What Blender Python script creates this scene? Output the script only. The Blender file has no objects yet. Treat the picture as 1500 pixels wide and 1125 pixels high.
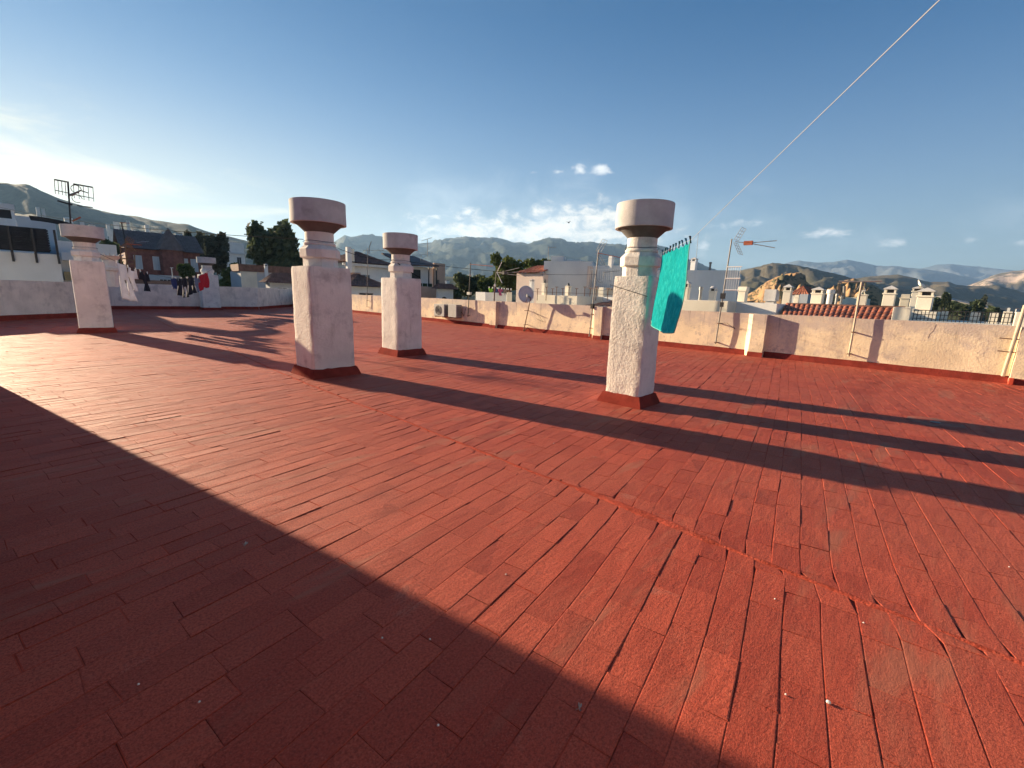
import bpy, math, random
from mathutils import Vector, Matrix, noise
random.seed(7)
PI = math.pi
V = Vector
C = bpy.context.scene.collection

# ------------------------------------------------------------------ camera
F, CX, CY, EYE = 645.0, 750.0, 562.5, 1.6          # pixels of the 1500 px wide photo; eye height in metres
_up = V((112.0, 3230.0, F)).normalized()
def _cd(u, v): return V((u - CX, -(v - CY), -F))
_va = _cd(86, 410); _va = (_va - _up * _va.dot(_up)).normalized()
_X = _va.cross(_up)
R3 = Matrix((_X, _va, _up))                        # world = R3 @ camera; +Y runs along the right parapet
cam_d = bpy.data.cameras.new("camera"); cam = bpy.data.objects.new("camera", cam_d); C.objects.link(cam)
cam.matrix_world = Matrix.Translation((0, 0, EYE)) @ R3.to_4x4()
cam_d.sensor_fit = 'HORIZONTAL'; cam_d.sensor_width = 36.0
cam_d.lens = 36.0 * F / 1500.0
cam_d.clip_start = 0.05; cam_d.clip_end = 60000
bpy.context.scene.camera = cam

# ------------------------------------------------------------------ sun and sky
SUN_AZ, SUN_EL = math.radians(103.4), math.radians(13.7)
sdir = V((math.cos(SUN_AZ) * math.cos(SUN_EL), math.sin(SUN_AZ) * math.cos(SUN_EL), math.sin(SUN_EL)))
sl = bpy.data.lights.new("sun", 'SUN'); sl.energy = 5.0; sl.angle = math.radians(0.5); sl.color = (1.0, 0.78, 0.52)
so = bpy.data.objects.new("sun", sl); C.objects.link(so); so.rotation_euler = sdir.to_track_quat('Z', 'Y').to_euler()
SKY_STRENGTH = 0.078
sc = bpy.context.scene
sc.view_settings.view_transform = 'Standard'; sc.view_settings.look = 'None'
sc.view_settings.exposure = 1.75; sc.view_settings.gamma = 1.0
sc.cycles.max_bounces = 6; sc.cycles.volume_bounces = 1; sc.cycles.transparent_max_bounces = 8

w = bpy.data.worlds.new("World"); sc.world = w; w.use_nodes = True
nt = w.node_tree; N = nt.nodes; L = nt.links; N.clear()
class NB:
    """tiny helper for node maths"""
    def __init__(s, nt): s.nt = nt
    def n(s, t, **k):
        o = s.nt.nodes.new(t)
        for a, b in k.items(): setattr(o, a, b)
        return o
    def put(s, sock, v):
        if isinstance(v, bpy.types.NodeSocket): s.nt.links.new(v, sock)
        else: sock.default_value = v
    def m(s, op, a, b=None, c=None, clamp=False):
        o = s.n('ShaderNodeMath', operation=op, use_clamp=clamp)
        s.put(o.inputs[0], a)
        if b is not None: s.put(o.inputs[1], b)
        if c is not None: s.put(o.inputs[2], c)
        return o.outputs[0]
    def mix(s, f, a, b, mode='MIX'):
        o = s.n('ShaderNodeMix', data_type='RGBA', blend_type=mode)
        s.put(o.inputs[0], f); s.put(o.inputs[6], a); s.put(o.inputs[7], b)
        return o.outputs[2]
    def ramp(s, f, lo, hi, a=0.0, b=1.0):
        o = s.n('ShaderNodeMapRange', interpolation_type='SMOOTHSTEP')
        s.put(o.inputs[0], f); s.put(o.inputs[1], lo); s.put(o.inputs[2], hi); s.put(o.inputs[3], a); s.put(o.inputs[4], b)
        return o.outputs[0]
    def noise(s, vec, sc, det=4, rough=.55, dist=0.0, col=False):
        o = s.n('ShaderNodeTexNoise'); 
        if vec is not None: s.put(o.inputs['Vector'], vec)
        o.inputs['Scale'].default_value = sc; o.inputs['Detail'].default_value = det
        o.inputs['Roughness'].default_value = rough; o.inputs['Distortion'].default_value = dist
        return o.outputs[1 if col else 0]
    def map(s, vec, scale=(1, 1, 1), rot=(0, 0, 0), loc=(0, 0, 0)):
        o = s.n('ShaderNodeMapping'); s.put(o.inputs['Vector'], vec)
        o.inputs['Scale'].default_value = scale; o.inputs['Rotation'].default_value = rot; o.inputs['Location'].default_value = loc
        return o.outputs[0]
b = NB(nt)
sky = b.n('ShaderNodeTexSky', sky_type='NISHITA'); sky.sun_disc = False
sky.sun_elevation = SUN_EL; sky.sun_rotation = PI / 2 - SUN_AZ
sky.altitude = 0; sky.air_density = 1.0; sky.dust_density = 0.0; sky.ozone_density = 2.5
tc = b.n('ShaderNodeTexCoord')
sep = b.n('ShaderNodeSeparateXYZ'); L.new(tc.outputs['Generated'], sep.inputs[0])
az = b.m('ARCTAN2', sep.outputs[1], sep.outputs[0])
az = b.m('MULTIPLY', az, 180 / PI)
el = b.m('MULTIPLY', b.m('ARCSINE', sep.outputs[2]), 180 / PI)
comb = b.n('ShaderNodeCombineXYZ'); L.new(az, comb.inputs[0]); L.new(el, comb.inputs[1])
def azel(u, v):
    d = (R3 @ _cd(u, v)).normalized()
    return math.degrees(math.atan2(d.y, d.x)), math.degrees(math.asin(d.z))
wisp = b.noise(b.map(comb.outputs[0], (0.07, 0.30, 1), rot=(0, 0, math.radians(4))), 1.0, 5, .6, .6)
puff = b.noise(b.map(comb.outputs[0], (0.42, 0.75, 1)), 1.0, 6, .62, .3)
broad = b.noise(b.map(comb.outputs[0], (0.12, 0.2, 1), loc=(5, 2, 0)), 1.0, 5, .6, .3)
def blob(u, v, ra, re, slope=0.0):
    a0, e0 = azel(u, v)
    da = b.m('SUBTRACT', az, a0); de = b.m('SUBTRACT', el, e0)
    de = b.m('ADD', de, b.m('MULTIPLY', da, slope))
    q = b.m('ADD', b.m('POWER', b.m('DIVIDE', b.m('ABSOLUTE', da), ra), 2.0), b.m('POWER', b.m('DIVIDE', b.m('ABSOLUTE', de), re), 2.0))
    return b.m('EXPONENT', b.m('MULTIPLY', q, -1.0))
def layer(blobs, nz, lo, hi, gain):
    t = None
    for a in blobs:
        k = blob(*a[:-1]); k = b.m('MULTIPLY', k, a[-1])
        t = k if t is None else b.m('MAXIMUM', t, k)
    # the shape: the noise eats into the blob's rim
    gain = b.m('MULTIPLY', b.ramp(t, .03, .25), gain)
    return b.m('MULTIPLY', b.ramp(b.m('ADD', b.m('MULTIPLY', t, .75), b.m('MULTIPLY', b.m('SUBTRACT', nz, .5), 1.5)), lo, hi), gain, clamp=True)
lum = b.n('ShaderNodeRGBToBW'); L.new(sky.outputs[0], lum.inputs[0])
k_sky = b.m('DIVIDE', b.ramp(el, 2, 34, 2.0, 1.02), b.m('ADD', 1.0, b.m('DIVIDE', lum.outputs[0], 1.0)))   # a thicker air dims the glow round the sun
sky_c = b.mix(1.0, sky.outputs[0], k_sky, 'MULTIPLY')
hs = b.n('ShaderNodeHueSaturation'); hs.inputs['Hue'].default_value = .506; hs.inputs['Saturation'].default_value = 1.18; hs.inputs['Value'].default_value = 1.0
L.new(sky_c, hs.inputs['Color']); L.new(b.ramp(el, 2, 36, 1.0, 1.5), hs.inputs['Saturation']); sky_c = hs.outputs[0]
cirrus = layer([(40, 246, 13, 2.6, 0.0, 1.0), (190, 262, 9, 1.6, -.08, .8), (-120, 235, 20, 5, 0, 1.0)], wisp, .18, .8, .75)
cirrus2 = layer([(320, 308, 7, .8, .1, .9), (130, 300, 9, .9, .0, .7)], wisp, .2, .8, .5)
warm = blob(-160, 310, 32, 9); sky_c = b.mix(b.m('MULTIPLY', warm, .72), sky_c, (4.1, 3.35, 2.05, 1))
sky_c = b.mix(cirrus, sky_c, (4.7, 3.9, 2.4, 1))
sky_c = b.mix(cirrus2, sky_c, (4.2, 3.7, 2.5, 1))
bank = layer([(730, 337, 12, 2.3, 0, .62), (860, 330, 9, 2.8, 0, .75), (800, 345, 15, 1.8, 0, .8), (620, 348, 5, 1.0, 0, .45)], puff, .16, .66, .85)
veil = layer([(800, 325, 22, 5.0, 0, .8), (1200, 340, 25, 3.0, 0, .45)], broad, .1, .9, .42)
small = layer([(881, 249, 1.6, .8, .05, 1.05), (848, 246, 1.3, .8, 0, .8), (820, 252, 1.2, .35, 0, .8), (782, 253, 1.0, .3, 0, .6), (686, 312, 1.1, .5, 0, .85), (633, 316, .9, .3, 0, .7),
               (1065, 329, 3.0, .7, 0, .85), (1215, 343, 2.8, .9, 0, .7), (1310, 356, 1.5, .7, 0, .7), (1420, 353, 1.0, .6, 0, .5), (1500, 357, 1.2, .6, 0, .8), (1030, 365, 1.5, 1.2, 0, .7), (897, 278, .8, .3, 0, .6)], puff, .30, .85, .8)
sky_c = b.mix(veil, sky_c, (3.6, 4.0, 4.3, 1))
sky_c = b.mix(bank, sky_c, (5.4, 5.0, 4.3, 1))
sky_c = b.mix(small, sky_c, (5.0, 4.9, 4.7, 1))
bg = b.n('ShaderNodeBackground'); L.new(sky_c, bg.inputs[0]); bg.inputs[1].default_value = SKY_STRENGTH
wo = b.n('ShaderNodeOutputWorld'); L.new(bg.outputs[0], wo.inputs[0])

# ------------------------------------------------------------------ pixel -> place helpers (real distances in metres)
def ray(u, v): return (R3 @ _cd(u, v)).normalized()
def at(u, v, d):                                     # the point seen at (u, v) at horizontal distance d
    r = R3 @ _cd(u, v); k = d / math.hypot(r.x, r.y)
    return r * k + V((0, 0, EYE))
def onx(u, v, x): r = R3 @ _cd(u, v); return r * (x / r.x) + V((0, 0, EYE))
def ony(u, v, y): r = R3 @ _cd(u, v); return r * (y / r.y) + V((0, 0, EYE))
def gnd(u, v, z=0.0): r = R3 @ _cd(u, v); return r * ((z - EYE) / r.z) + V((0, 0, EYE))
R3T = R3.transposed()
def px(p):
    c = R3T @ (V(p) - V((0, 0, EYE)))
    return (CX + c.x * F / -c.z, CY - c.y * F / -c.z)
def mpp(u, v, d): return (at(u + 1, v, d) - at(u, v, d)).length

# ------------------------------------------------------------------ materials
MATS = {}
def mat(name, col, rough=.85, var=.15, scale=1.5, bump=0.0, bscale=30, spec=.3, col2=None, c2lo=.5, c2hi=.75, c2scale=.8,
        streak=0.0, streakcol=(.12, .11, .1), metal=0.0, transl=0.0, bdist=.01):
    if name in MATS: return MATS[name]
    m = bpy.data.materials.new(name); m.use_nodes = True; nt = m.node_tree; b = NB(nt)
    p = nt.nodes['Principled BSDF']
    g = b.n('ShaderNodeNewGeometry'); pos = g.outputs['Position']
    n1 = b.noise(pos, scale, 6, .6)
    c = (*col, 1)
    lo = tuple(x * (1 - var) for x in col) + (1,); hi = tuple(min(.95, x * (1 + var)) for x in col) + (1,)
    out = b.mix(b.ramp(n1, .3, .7), lo, hi)
    if col2 is not None:
        n2 = b.noise(b.map(pos, loc=(3, 7, 1)), c2scale, 6, .65)
        out = b.mix(b.ramp(n2, c2lo, c2hi), out, (*col2, 1))
    if streak:
        n3 = b.noise(b.map(pos, (6, 6, .7)), 1.2, 5, .7)
        out = b.mix(b.m('MULTIPLY', b.ramp(n3, .52, .8), streak), out, (*streakcol, 1))
    nt.links.new(out, p.inputs['Base Color'])
    p.inputs['Roughness'].default_value = rough; p.inputs['Specular IOR Level'].default_value = spec; p.inputs['Metallic'].default_value = metal
    if bump:
        n4 = b.noise(pos, bscale, 5, .6)
        bp = b.n('ShaderNodeBump'); bp.inputs['Strength'].default_value = bump; bp.inputs['Distance'].default_value = bdist
        nt.links.new(n4, bp.inputs['Height']); nt.links.new(bp.outputs[0], p.inputs['Normal'])
    if transl:
        t = b.n('ShaderNodeBsdfTranslucent'); nt.links.new(out, t.inputs[0])
        ms = b.n('ShaderNodeMixShader'); ms.inputs[0].default_value = transl
        o = nt.nodes['Material Output']
        nt.links.new(p.outputs[0], ms.inputs[1]); nt.links.new(t.outputs[0], ms.inputs[2]); nt.links.new(ms.outputs[0], o.inputs[0])
    MATS[name] = m
    return m

m_plaster = mat('rough_white_plaster', (.78, .71, .63), .9, .10, 2.2, .9, 26, col2=(.48, .44, .40), c2lo=.50, c2hi=.75, c2scale=1.6, streak=.6, streakcol=(.36, .33, .30), bdist=.02)
m_shaft = mat('lumpy_chimney_plaster', (.77, .72, .66), .95, .08, 2.5, .55, 26, col2=(.50, .46, .43), c2lo=.50, c2hi=.75, c2scale=2.6, streak=.55, streakcol=(.42, .36, .31), bdist=.022)
m_parapet = mat('stained_parapet_plaster', (.84, .69, .47), .92, .12, 1.3, .45, 24, col2=(.56, .47, .38), c2lo=.50, c2hi=.70, c2scale=1.3, streak=.6, streakcol=(.40, .33, .27), bdist=.015)
def weather(m):
    nt = m.node_tree; b = NB(nt); p = nt.nodes['Principled BSDF']; src = p.inputs['Base Color'].links[0].from_socket
    g = b.n('ShaderNodeNewGeometry'); sp_ = b.n('ShaderNodeSeparateXYZ'); nt.links.new(g.outputs['Position'], sp_.inputs[0])
    nz = b.noise(b.map(g.outputs['Position'], (1, 1.3, 1.6)), 1.4, 7, .72)
    f = b.ramp(b.m('ADD', sp_.outputs[2], b.m('MULTIPLY', b.m('SUBTRACT', nz, .5), 2.4)), .55, 1.35)
    out = b.mix(b.m('MULTIPLY', f, .8), src, (.52, .43, .38, 1))
    n2 = b.noise(b.map(g.outputs['Position'], loc=(7, 2, 0)), 5.0, 6, .75)
    out = b.mix(b.m('MULTIPLY', b.ramp(n2, .53, .66), .60), out, (.42, .34, .28, 1))
    # drips below the top edge
    n3 = b.noise(b.map(g.outputs['Position'], (9, 9, .35)), 1.0, 4, .6)
    f3 = b.m('MULTIPLY', b.ramp(n3, .58, .70), b.ramp(sp_.outputs[2], .45, 1.3))
    out = b.mix(b.m('MULTIPLY', f3, .7), out, (.25, .20, .17, 1))
    nt.links.new(out, p.inputs['Base Color'])
weather(m_parapet)
m_cap = mat('weathered_concrete', (.54, .52, .50), .92, .12, 3.5, .6, 60, col2=(.33, .31, .29), c2scale=3, c2lo=.5, c2hi=.8, bdist=.008)
m_cap_dark = mat('dark_concrete', (.13, .125, .12), .95, .2, 4, .5, 40, bdist=.008)
m_white = mat('whitewash', (.76, .74, .70), .85, .06, 1.0, .2, 20, streak=.25, streakcol=(.42, .42, .42))
m_cream = mat('cream_render', (.74, .68, .56), .85, .08, 1.0, .25, 20, streak=.25, streakcol=(.42, .40, .34))
m_greywall = mat('pale_grey_render', (.62, .62, .61), .88, .05, .7, .15, 20, streak=.2, streakcol=(.40, .41, .42))
m_bluewall = mat('blue_grey_render', (.46, .48, .50), .9, .06, .8, .15, 20)
m_pink = mat('pale_pink_render', (.62, .50, .43), .88, .07, .8, .2, 20)
m_peach = mat('peach_render', (.58, .38, .28), .88, .07, .8, .2, 20)
m_ochre = mat('ochre_render', (.40, .31, .17), .88, .1, .8, .2, 20)
m_tile = mat('terracotta_tile', (.36, .12, .07), .8, .35, 2.5, .4, 20, col2=(.46, .24, .16), c2scale=3, c2lo=.5, c2hi=.75)
m_tiledark = mat('dark_brown_tile', (.19, .10, .075), .85, .3, 2.5, .3, 20)
m_darkred = mat('weathered_red_brick', (.21, .085, .07), .9, .25, 2.0, .3, 12)
m_slate = mat('dark_slate_roof', (.15, .11, .10), .85, .2, 2.0, .2, 12)
m_dark = mat('dark_opening', (.035, .036, .04), .5, .2, 1)
m_black = mat('black_metal', (.03, .03, .032), .5, .2, 5)
m_shade = mat('dark_awning_cloth', (.028, .031, .038), .8, .3, 1.5)
m_glass = mat('window_glass', (.10, .13, .16), .12, .1, 1, spec=.6)
m_frame = mat('window_frame', (.55, .55, .55), .6, .05, 1)
m_steel = mat('weathered_steel', (.20, .19, .18), .55, .25, 6, metal=.3)
m_galv = mat('galvanised_steel', (.30, .30, .29), .45, .15, 6, metal=.5)
m_rust = mat('rusty_steel', (.16, .085, .05), .8, .35, 8, .3, 60)
m_cream_p = mat('cream_painted_pipe', (.52, .44, .32), .7, .15, 6, .2, 60)
m_orange = mat('orange_plastic', (.42, .12, .06), .6, .15, 6)
m_dish = mat('grey_dish_paint', (.60, .58, .55), .6, .08, 6)
m_red_skirt = mat('red_painted_skirting', (.24, .042, .030), .97, .2, 4, .6, 40, spec=.04, col2=(.17, .04, .032), c2scale=3, c2lo=.5, c2hi=.8)
m_redbright = mat('fresh_red_paint', (.52, .07, .035), .6, .1, 4, .2, 40)
m_ac = mat('air_conditioner_enamel', (.34, .34, .32), .6, .08, 6)
m_bark = mat('tree_bark', (.10, .075, .055), .95, .25, 6, .5, 20)
m_cable = mat('dark_cable', (.025, .025, .025), .95, .1, 1, spec=.02)
m_cord = mat('white_cord', (.42, .42, .42), .7, .05, 1)
m_wood = mat('brown_wood', (.20, .12, .07), .8, .2, 6)
m_ridge = None

def leafmat(name, col, col2):
    m = bpy.data.materials.new(name); m.use_nodes = True; nt = m.node_tree; b = NB(nt); p = nt.nodes['Principled BSDF']
    g = b.n('ShaderNodeNewGeometry')
    out = b.mix(g.outputs['Random Per Island'], (*col, 1), (*col2, 1))
    n = b.noise(g.outputs['Position'], .5, 3)
    out = b.mix(b.m('MULTIPLY', b.ramp(n, .4, .7), .5), out, tuple(x * 1.5 for x in col2) + (1,))
    nt.links.new(out, p.inputs['Base Color']); p.inputs['Roughness'].default_value = .7; p.inputs['Specular IOR Level'].default_value = .2
    t = b.n('ShaderNodeBsdfTranslucent'); nt.links.new(out, t.inputs[0]); ms = b.n('ShaderNodeMixShader'); ms.inputs[0].default_value = .3
    nt.links.new(p.outputs[0], ms.inputs[1]); nt.links.new(t.outputs[0], ms.inputs[2]); nt.links.new(ms.outputs[0], nt.nodes['Material Output'].inputs[0])
    return m
leaf_dark = leafmat('dark_leaves', (.035, .055, .032), (.095, .12, .060))
leaf_mid = leafmat('mid_green_leaves', (.055, .085, .028), (.12, .14, .045))
leaf_grey = leafmat('grey_green_leaves', (.045, .060, .048), (.085, .10, .075))

# ------------------------------------------------------------------ mesh helpers
class MB:
    def __init__(s): s.v = []; s.f = []
    def add(s, vs, fs, mx=None):
        k = len(s.v)
        s.v += [tuple(mx @ V(p)) if mx else tuple(p) for p in vs]
        s.f += [tuple(i + k for i in f) for f in fs]
    def box(s, a, c, mx=None):
        x0, y0, z0 = a; x1, y1, z1 = c
        s.add([(x0, y0, z0), (x1, y0, z0), (x1, y1, z0), (x0, y1, z0), (x0, y0, z1), (x1, y0, z1), (x1, y1, z1), (x0, y1, z1)],
              [(0, 3, 2, 1), (4, 5, 6, 7), (0, 1, 5, 4), (1, 2, 6, 5), (2, 3, 7, 6), (3, 0, 4, 7)], mx)
    def tube(s, pts, r, n=6, r2=None, caps=True):
        pts = [V(p) for p in pts]; rings = []
        for i, p in enumerate(pts):
            d = (pts[min(i + 1, len(pts) - 1)] - pts[max(i - 1, 0)]).normalized()
            a = d.cross(V((0, 0, 1)) if abs(d.z) < .95 else V((1, 0, 0))).normalized(); c = d.cross(a)
            rr = r if r2 is None else r + (r2 - r) * i / max(1, len(pts) - 1)
            rings.append([p + (a * math.cos(2 * PI * k / n) + c * math.sin(2 * PI * k / n)) * rr for k in range(n)])
        fs = []
        for i in range(len(pts) - 1):
            for k in range(n): fs.append((i * n + k, i * n + (k + 1) % n, (i + 1) * n + (k + 1) % n, (i + 1) * n + k))
        if caps: fs += [tuple(reversed(range(n))), tuple(range((len(pts) - 1) * n, len(pts) * n))]
        s.add([q for r_ in rings for q in r_], fs)
    def lathe(s, prof, cx, cy, n=32, rot=0.0, sq=0.0, wob=0.0, seed=0):
        """profile [(r, z)...] turned about a vertical axis; sq > 0 pulls the ring towards a square"""
        vs = []
        for r, z in prof:
            for k in range(n):
                a = 2 * PI * k / n + rot; q = 1.0
                if wob: q += wob * noise.noise(V((math.cos(a) * 1.3, math.sin(a) * 1.3, z * 2 + seed)))
                vs.append((cx + r * q * math.cos(a), cy + r * q * math.sin(a), z))
        fs = [(i * n + k, i * n + (k + 1) % n, (i + 1) * n + (k + 1) % n, (i + 1) * n + k) for i in range(len(prof) - 1) for k in range(n)]
        if prof[0][0] > 1e-4: fs.append(tuple(reversed(range(n))))
        if prof[-1][0] > 1e-4: fs.append(tuple(range((len(prof) - 1) * n, len(prof) * n)))
        s.add(vs, fs)
    def build(s, name, m, parent=None, smooth=False, bevel=0.0, origin=None):
        me = bpy.data.meshes.new(name)
        o = bpy.data.objects.new(name, me); C.objects.link(o)
        if parent is not None: org = root_loc(parent); o.parent = parent
        else: org = V(origin) if origin is not None else V((0, 0, 0)); o.location = org
        me.from_pydata([tuple(V(p) - org) for p in s.v], [], s.f); me.validate(); me.update()
        if m: me.materials.append(m)
        if smooth:
            for p in me.polygons: p.use_smooth = True
        if bevel:
            bm = o.modifiers.new('bevel', 'BEVEL'); bm.width = bevel; bm.segments = 2; bm.limit_method = 'ANGLE'
        return o
def root_loc(o):
    l = V(o.location)
    while o.parent: o = o.parent; l += V(o.location)
    return l
def smooth_angle(o, deg=35):
    me = o.data
    for p in me.polygons: p.use_smooth = True
    try: me.set_sharp_from_angle(angle=math.radians(deg))
    except Exception: pass
def thing(name, label, cat, loc, group=None, kind=None):
    o = bpy.data.objects.new(name, None); C.objects.link(o); o.location = loc; o.empty_display_size = .2
    return tag(o, label, cat, group, kind)
def tag(o, label=None, cat=None, group=None, kind=None):
    if label: o['label'] = label
    if cat: o['category'] = cat
    if group: o['group'] = group
    if kind: o['kind'] = kind
    return o
def rotz(a, c=(0, 0, 0)): return Matrix.Translation(c) @ Matrix.Rotation(a, 4, 'Z')
def fbm(p, o=4):
    t = 0; a = 1; q = V(p)
    for _ in range(o): t += a * noise.noise(q); q = q * 2.03; a *= .5
    return t

# a wall slab between two ground points, plastered unevenly
def slab_wall(mb, p, q, z0, z1, th, amp=.012, step=.25, side=1, topamp=.01):
    p = V((p[0], p[1], 0)); q = V((q[0], q[1], 0)); d = q - p; Ln = d.length; d.normalize(); nrm = V((-d.y, d.x, 0)) * side
    n = max(2, int(Ln / step)); h = max(2, int((z1 - z0) / step))
    vs = []; idx = {}
    for face in (0, 1):
        for i in range(n + 1):
            for j in range(h + 1):
                z = z0 + (z1 - z0) * j / h
                c = p + d * (Ln * i / n); k = fbm((c.x * 1.2, c.y * 1.2, z * 1.5 + face * 9), 4) * amp
                if i in (0, n): k *= .3
                if j == h: z += fbm((c.x * .9, c.y * .9, 3), 3) * topamp
                o_ = (nrm * (-k)) if face == 0 else nrm * (th + k)
                idx[face, i, j] = len(vs); vs.append((c.x + o_.x, c.y + o_.y, z))
    fs = []
    for i in range(n):
        for j in range(h):
            fs.append((idx[0, i, j], idx[0, i + 1, j], idx[0, i + 1, j + 1], idx[0, i, j + 1]))
            fs.append((idx[1, i, j + 1], idx[1, i + 1, j + 1], idx[1, i + 1, j], idx[1, i, j]))
        fs.append((idx[0, i, h], idx[0, i + 1, h], idx[1, i + 1, h], idx[1, i, h]))
    for i in (0, n):
        for j in range(h): fs.append((idx[0, i, j], idx[0, i, j + 1], idx[1, i, j + 1], idx[1, i, j]))
    mb.add(vs, fs)

# ------------------------------------------------------------------ the terrace floor
RX = 15.3                                                # inner face of the right parapet
WP = [(-7.5, 20.6), (-1.77, 25.9), (.55, 28.1), (1.5, 36.05), (10.15, 36.4), (15.3, 43.6)]   # back-left parapet, inner foot
poly = [(-7.5, -6), (RX, -6), (RX, 43.6), (10.15, 36.4), (1.5, 36.05), (.55, 28.1), (-1.77, 25.9), (-7.5, 20.6)]
mb = MB(); mb.add([(x, y, -.0068) for x, y in poly], [tuple(range(len(poly)))])
def floor_mat():
    m = bpy.data.materials.new('red_painted_tiles'); m.use_nodes = True; nt = m.node_tree; b = NB(nt); p = nt.nodes['Principled BSDF']
    g = b.n('ShaderNodeNewGeometry'); pos = g.outputs['Position']; isl = g.outputs['Random Per Island']
    base = b.mix(isl, (.34, .042, .024, 1), (.54, .092, .050, 1))
    big = b.noise(pos, .35, 5, .6)
    base = b.mix(b.ramp(big, .35, .7), base, (.48, .100, .058, 1))
    # faded, brushed paint
    st = b.noise(b.map(pos, (2.2, 11, 1), rot=(0, 0, math.radians(-11))), 1.0, 6, .7)
    base = b.mix(b.m('MULTIPLY', b.ramp(st, .45, .78), .55), base, (.47, .125, .080, 1))
    # pale worn corners of some tiles
    wn = b.noise(b.map(pos, loc=(4, 1, 0)), 2.3, 6, .72)
    worn = b.m('MULTIPLY', b.ramp(wn, .60, .72), b.ramp(isl, .45, .75))
    base = b.mix(b.m('MULTIPLY', worn, .6), base, (.46, .17, .12, 1))
    # dark grime
    gr = b.noise(b.map(pos, loc=(9, 3, 0)), 1.1, 6, .7)
    base = b.mix(b.m('MULTIPLY', b.ramp(gr, .55, .8), .45), base, (.17, .045, .035, 1))
    # fine grain
    fn = b.noise(pos, 75, 5, .9)
    base = b.mix(b.m('MULTIPLY', b.ramp(fn, .46, .58), .62), base, (.14, .022, .015, 1))
    fn2 = b.noise(b.map(pos, (90, 260, 90), rot=(0, 0, math.radians(-11))), 1.0, 3, .8)
    base = b.mix(b.m('MULTIPLY', b.ramp(fn2, .52, .68), .50), base, (.66, .19, .12, 1))
    wr = b.noise(b.map(pos, (.55, 2.6, 1), rot=(0, 0, math.radians(-12)), loc=(2, 5, 0)), 1.0, 4, .6)
    base = b.mix(b.m('MULTIPLY', b.ramp(wr, .57, .66), b.ramp(isl, .1, .9, .35, .8)), base, (.37, .12, .075, 1))
    # specks of white plaster
    vo = b.n('ShaderNodeTexVoronoi'); vo.feature = 'F1'; nt.links.new(pos, vo.inputs['Vector']); vo.inputs['Scale'].default_value = 3.0
    rnd = b.n('ShaderNodeSeparateColor'); nt.links.new(vo.outputs['Color'], rnd.inputs[0])
    sp = b.m('MULTIPLY', b.m('LESS_THAN', vo.outputs['Distance'], .018), b.m('GREATER_THAN', rnd.outputs[0], .62))
    base = b.mix(sp, base, (.55, .45, .40, 1))
    nt.links.new(base, p.inputs['Base Color'])
    nt.links.new(b.ramp(st, .3, .8, .62, .85), p.inputs['Roughness']); p.inputs['Specular IOR Level'].default_value = .22
    lump = b.noise(b.map(pos, (3, 8, 1), rot=(0, 0, math.radians(-11))), 2.2, 5, .6)
    hgt = b.m('ADD', b.m('MULTIPLY', lump, 1.0), b.m('MULTIPLY', b.noise(pos, 120, 4, .8), .75))
    bp = b.n('ShaderNodeBump'); bp.inputs['Strength'].default_value = 1.0; bp.inputs['Distance'].default_value = .008
    nt.links.new(hgt, bp.inputs['Height']); nt.links.new(bp.outputs[0], p.inputs['Normal'])
    return m
m_floor = floor_mat()
m_joint = mat('thick_red_joint_paint', (.40, .072, .044), .97, .25, 9, 1.0, 60, spec=.05, col2=(.46, .11, .07), c2scale=8)
m_grout = mat('grimy_red_joints', (.14, .024, .017), .9, .3, 8, .5, 60)
sub = mb.build('terrace_floor', m_grout); tag(sub, kind='structure')

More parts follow.
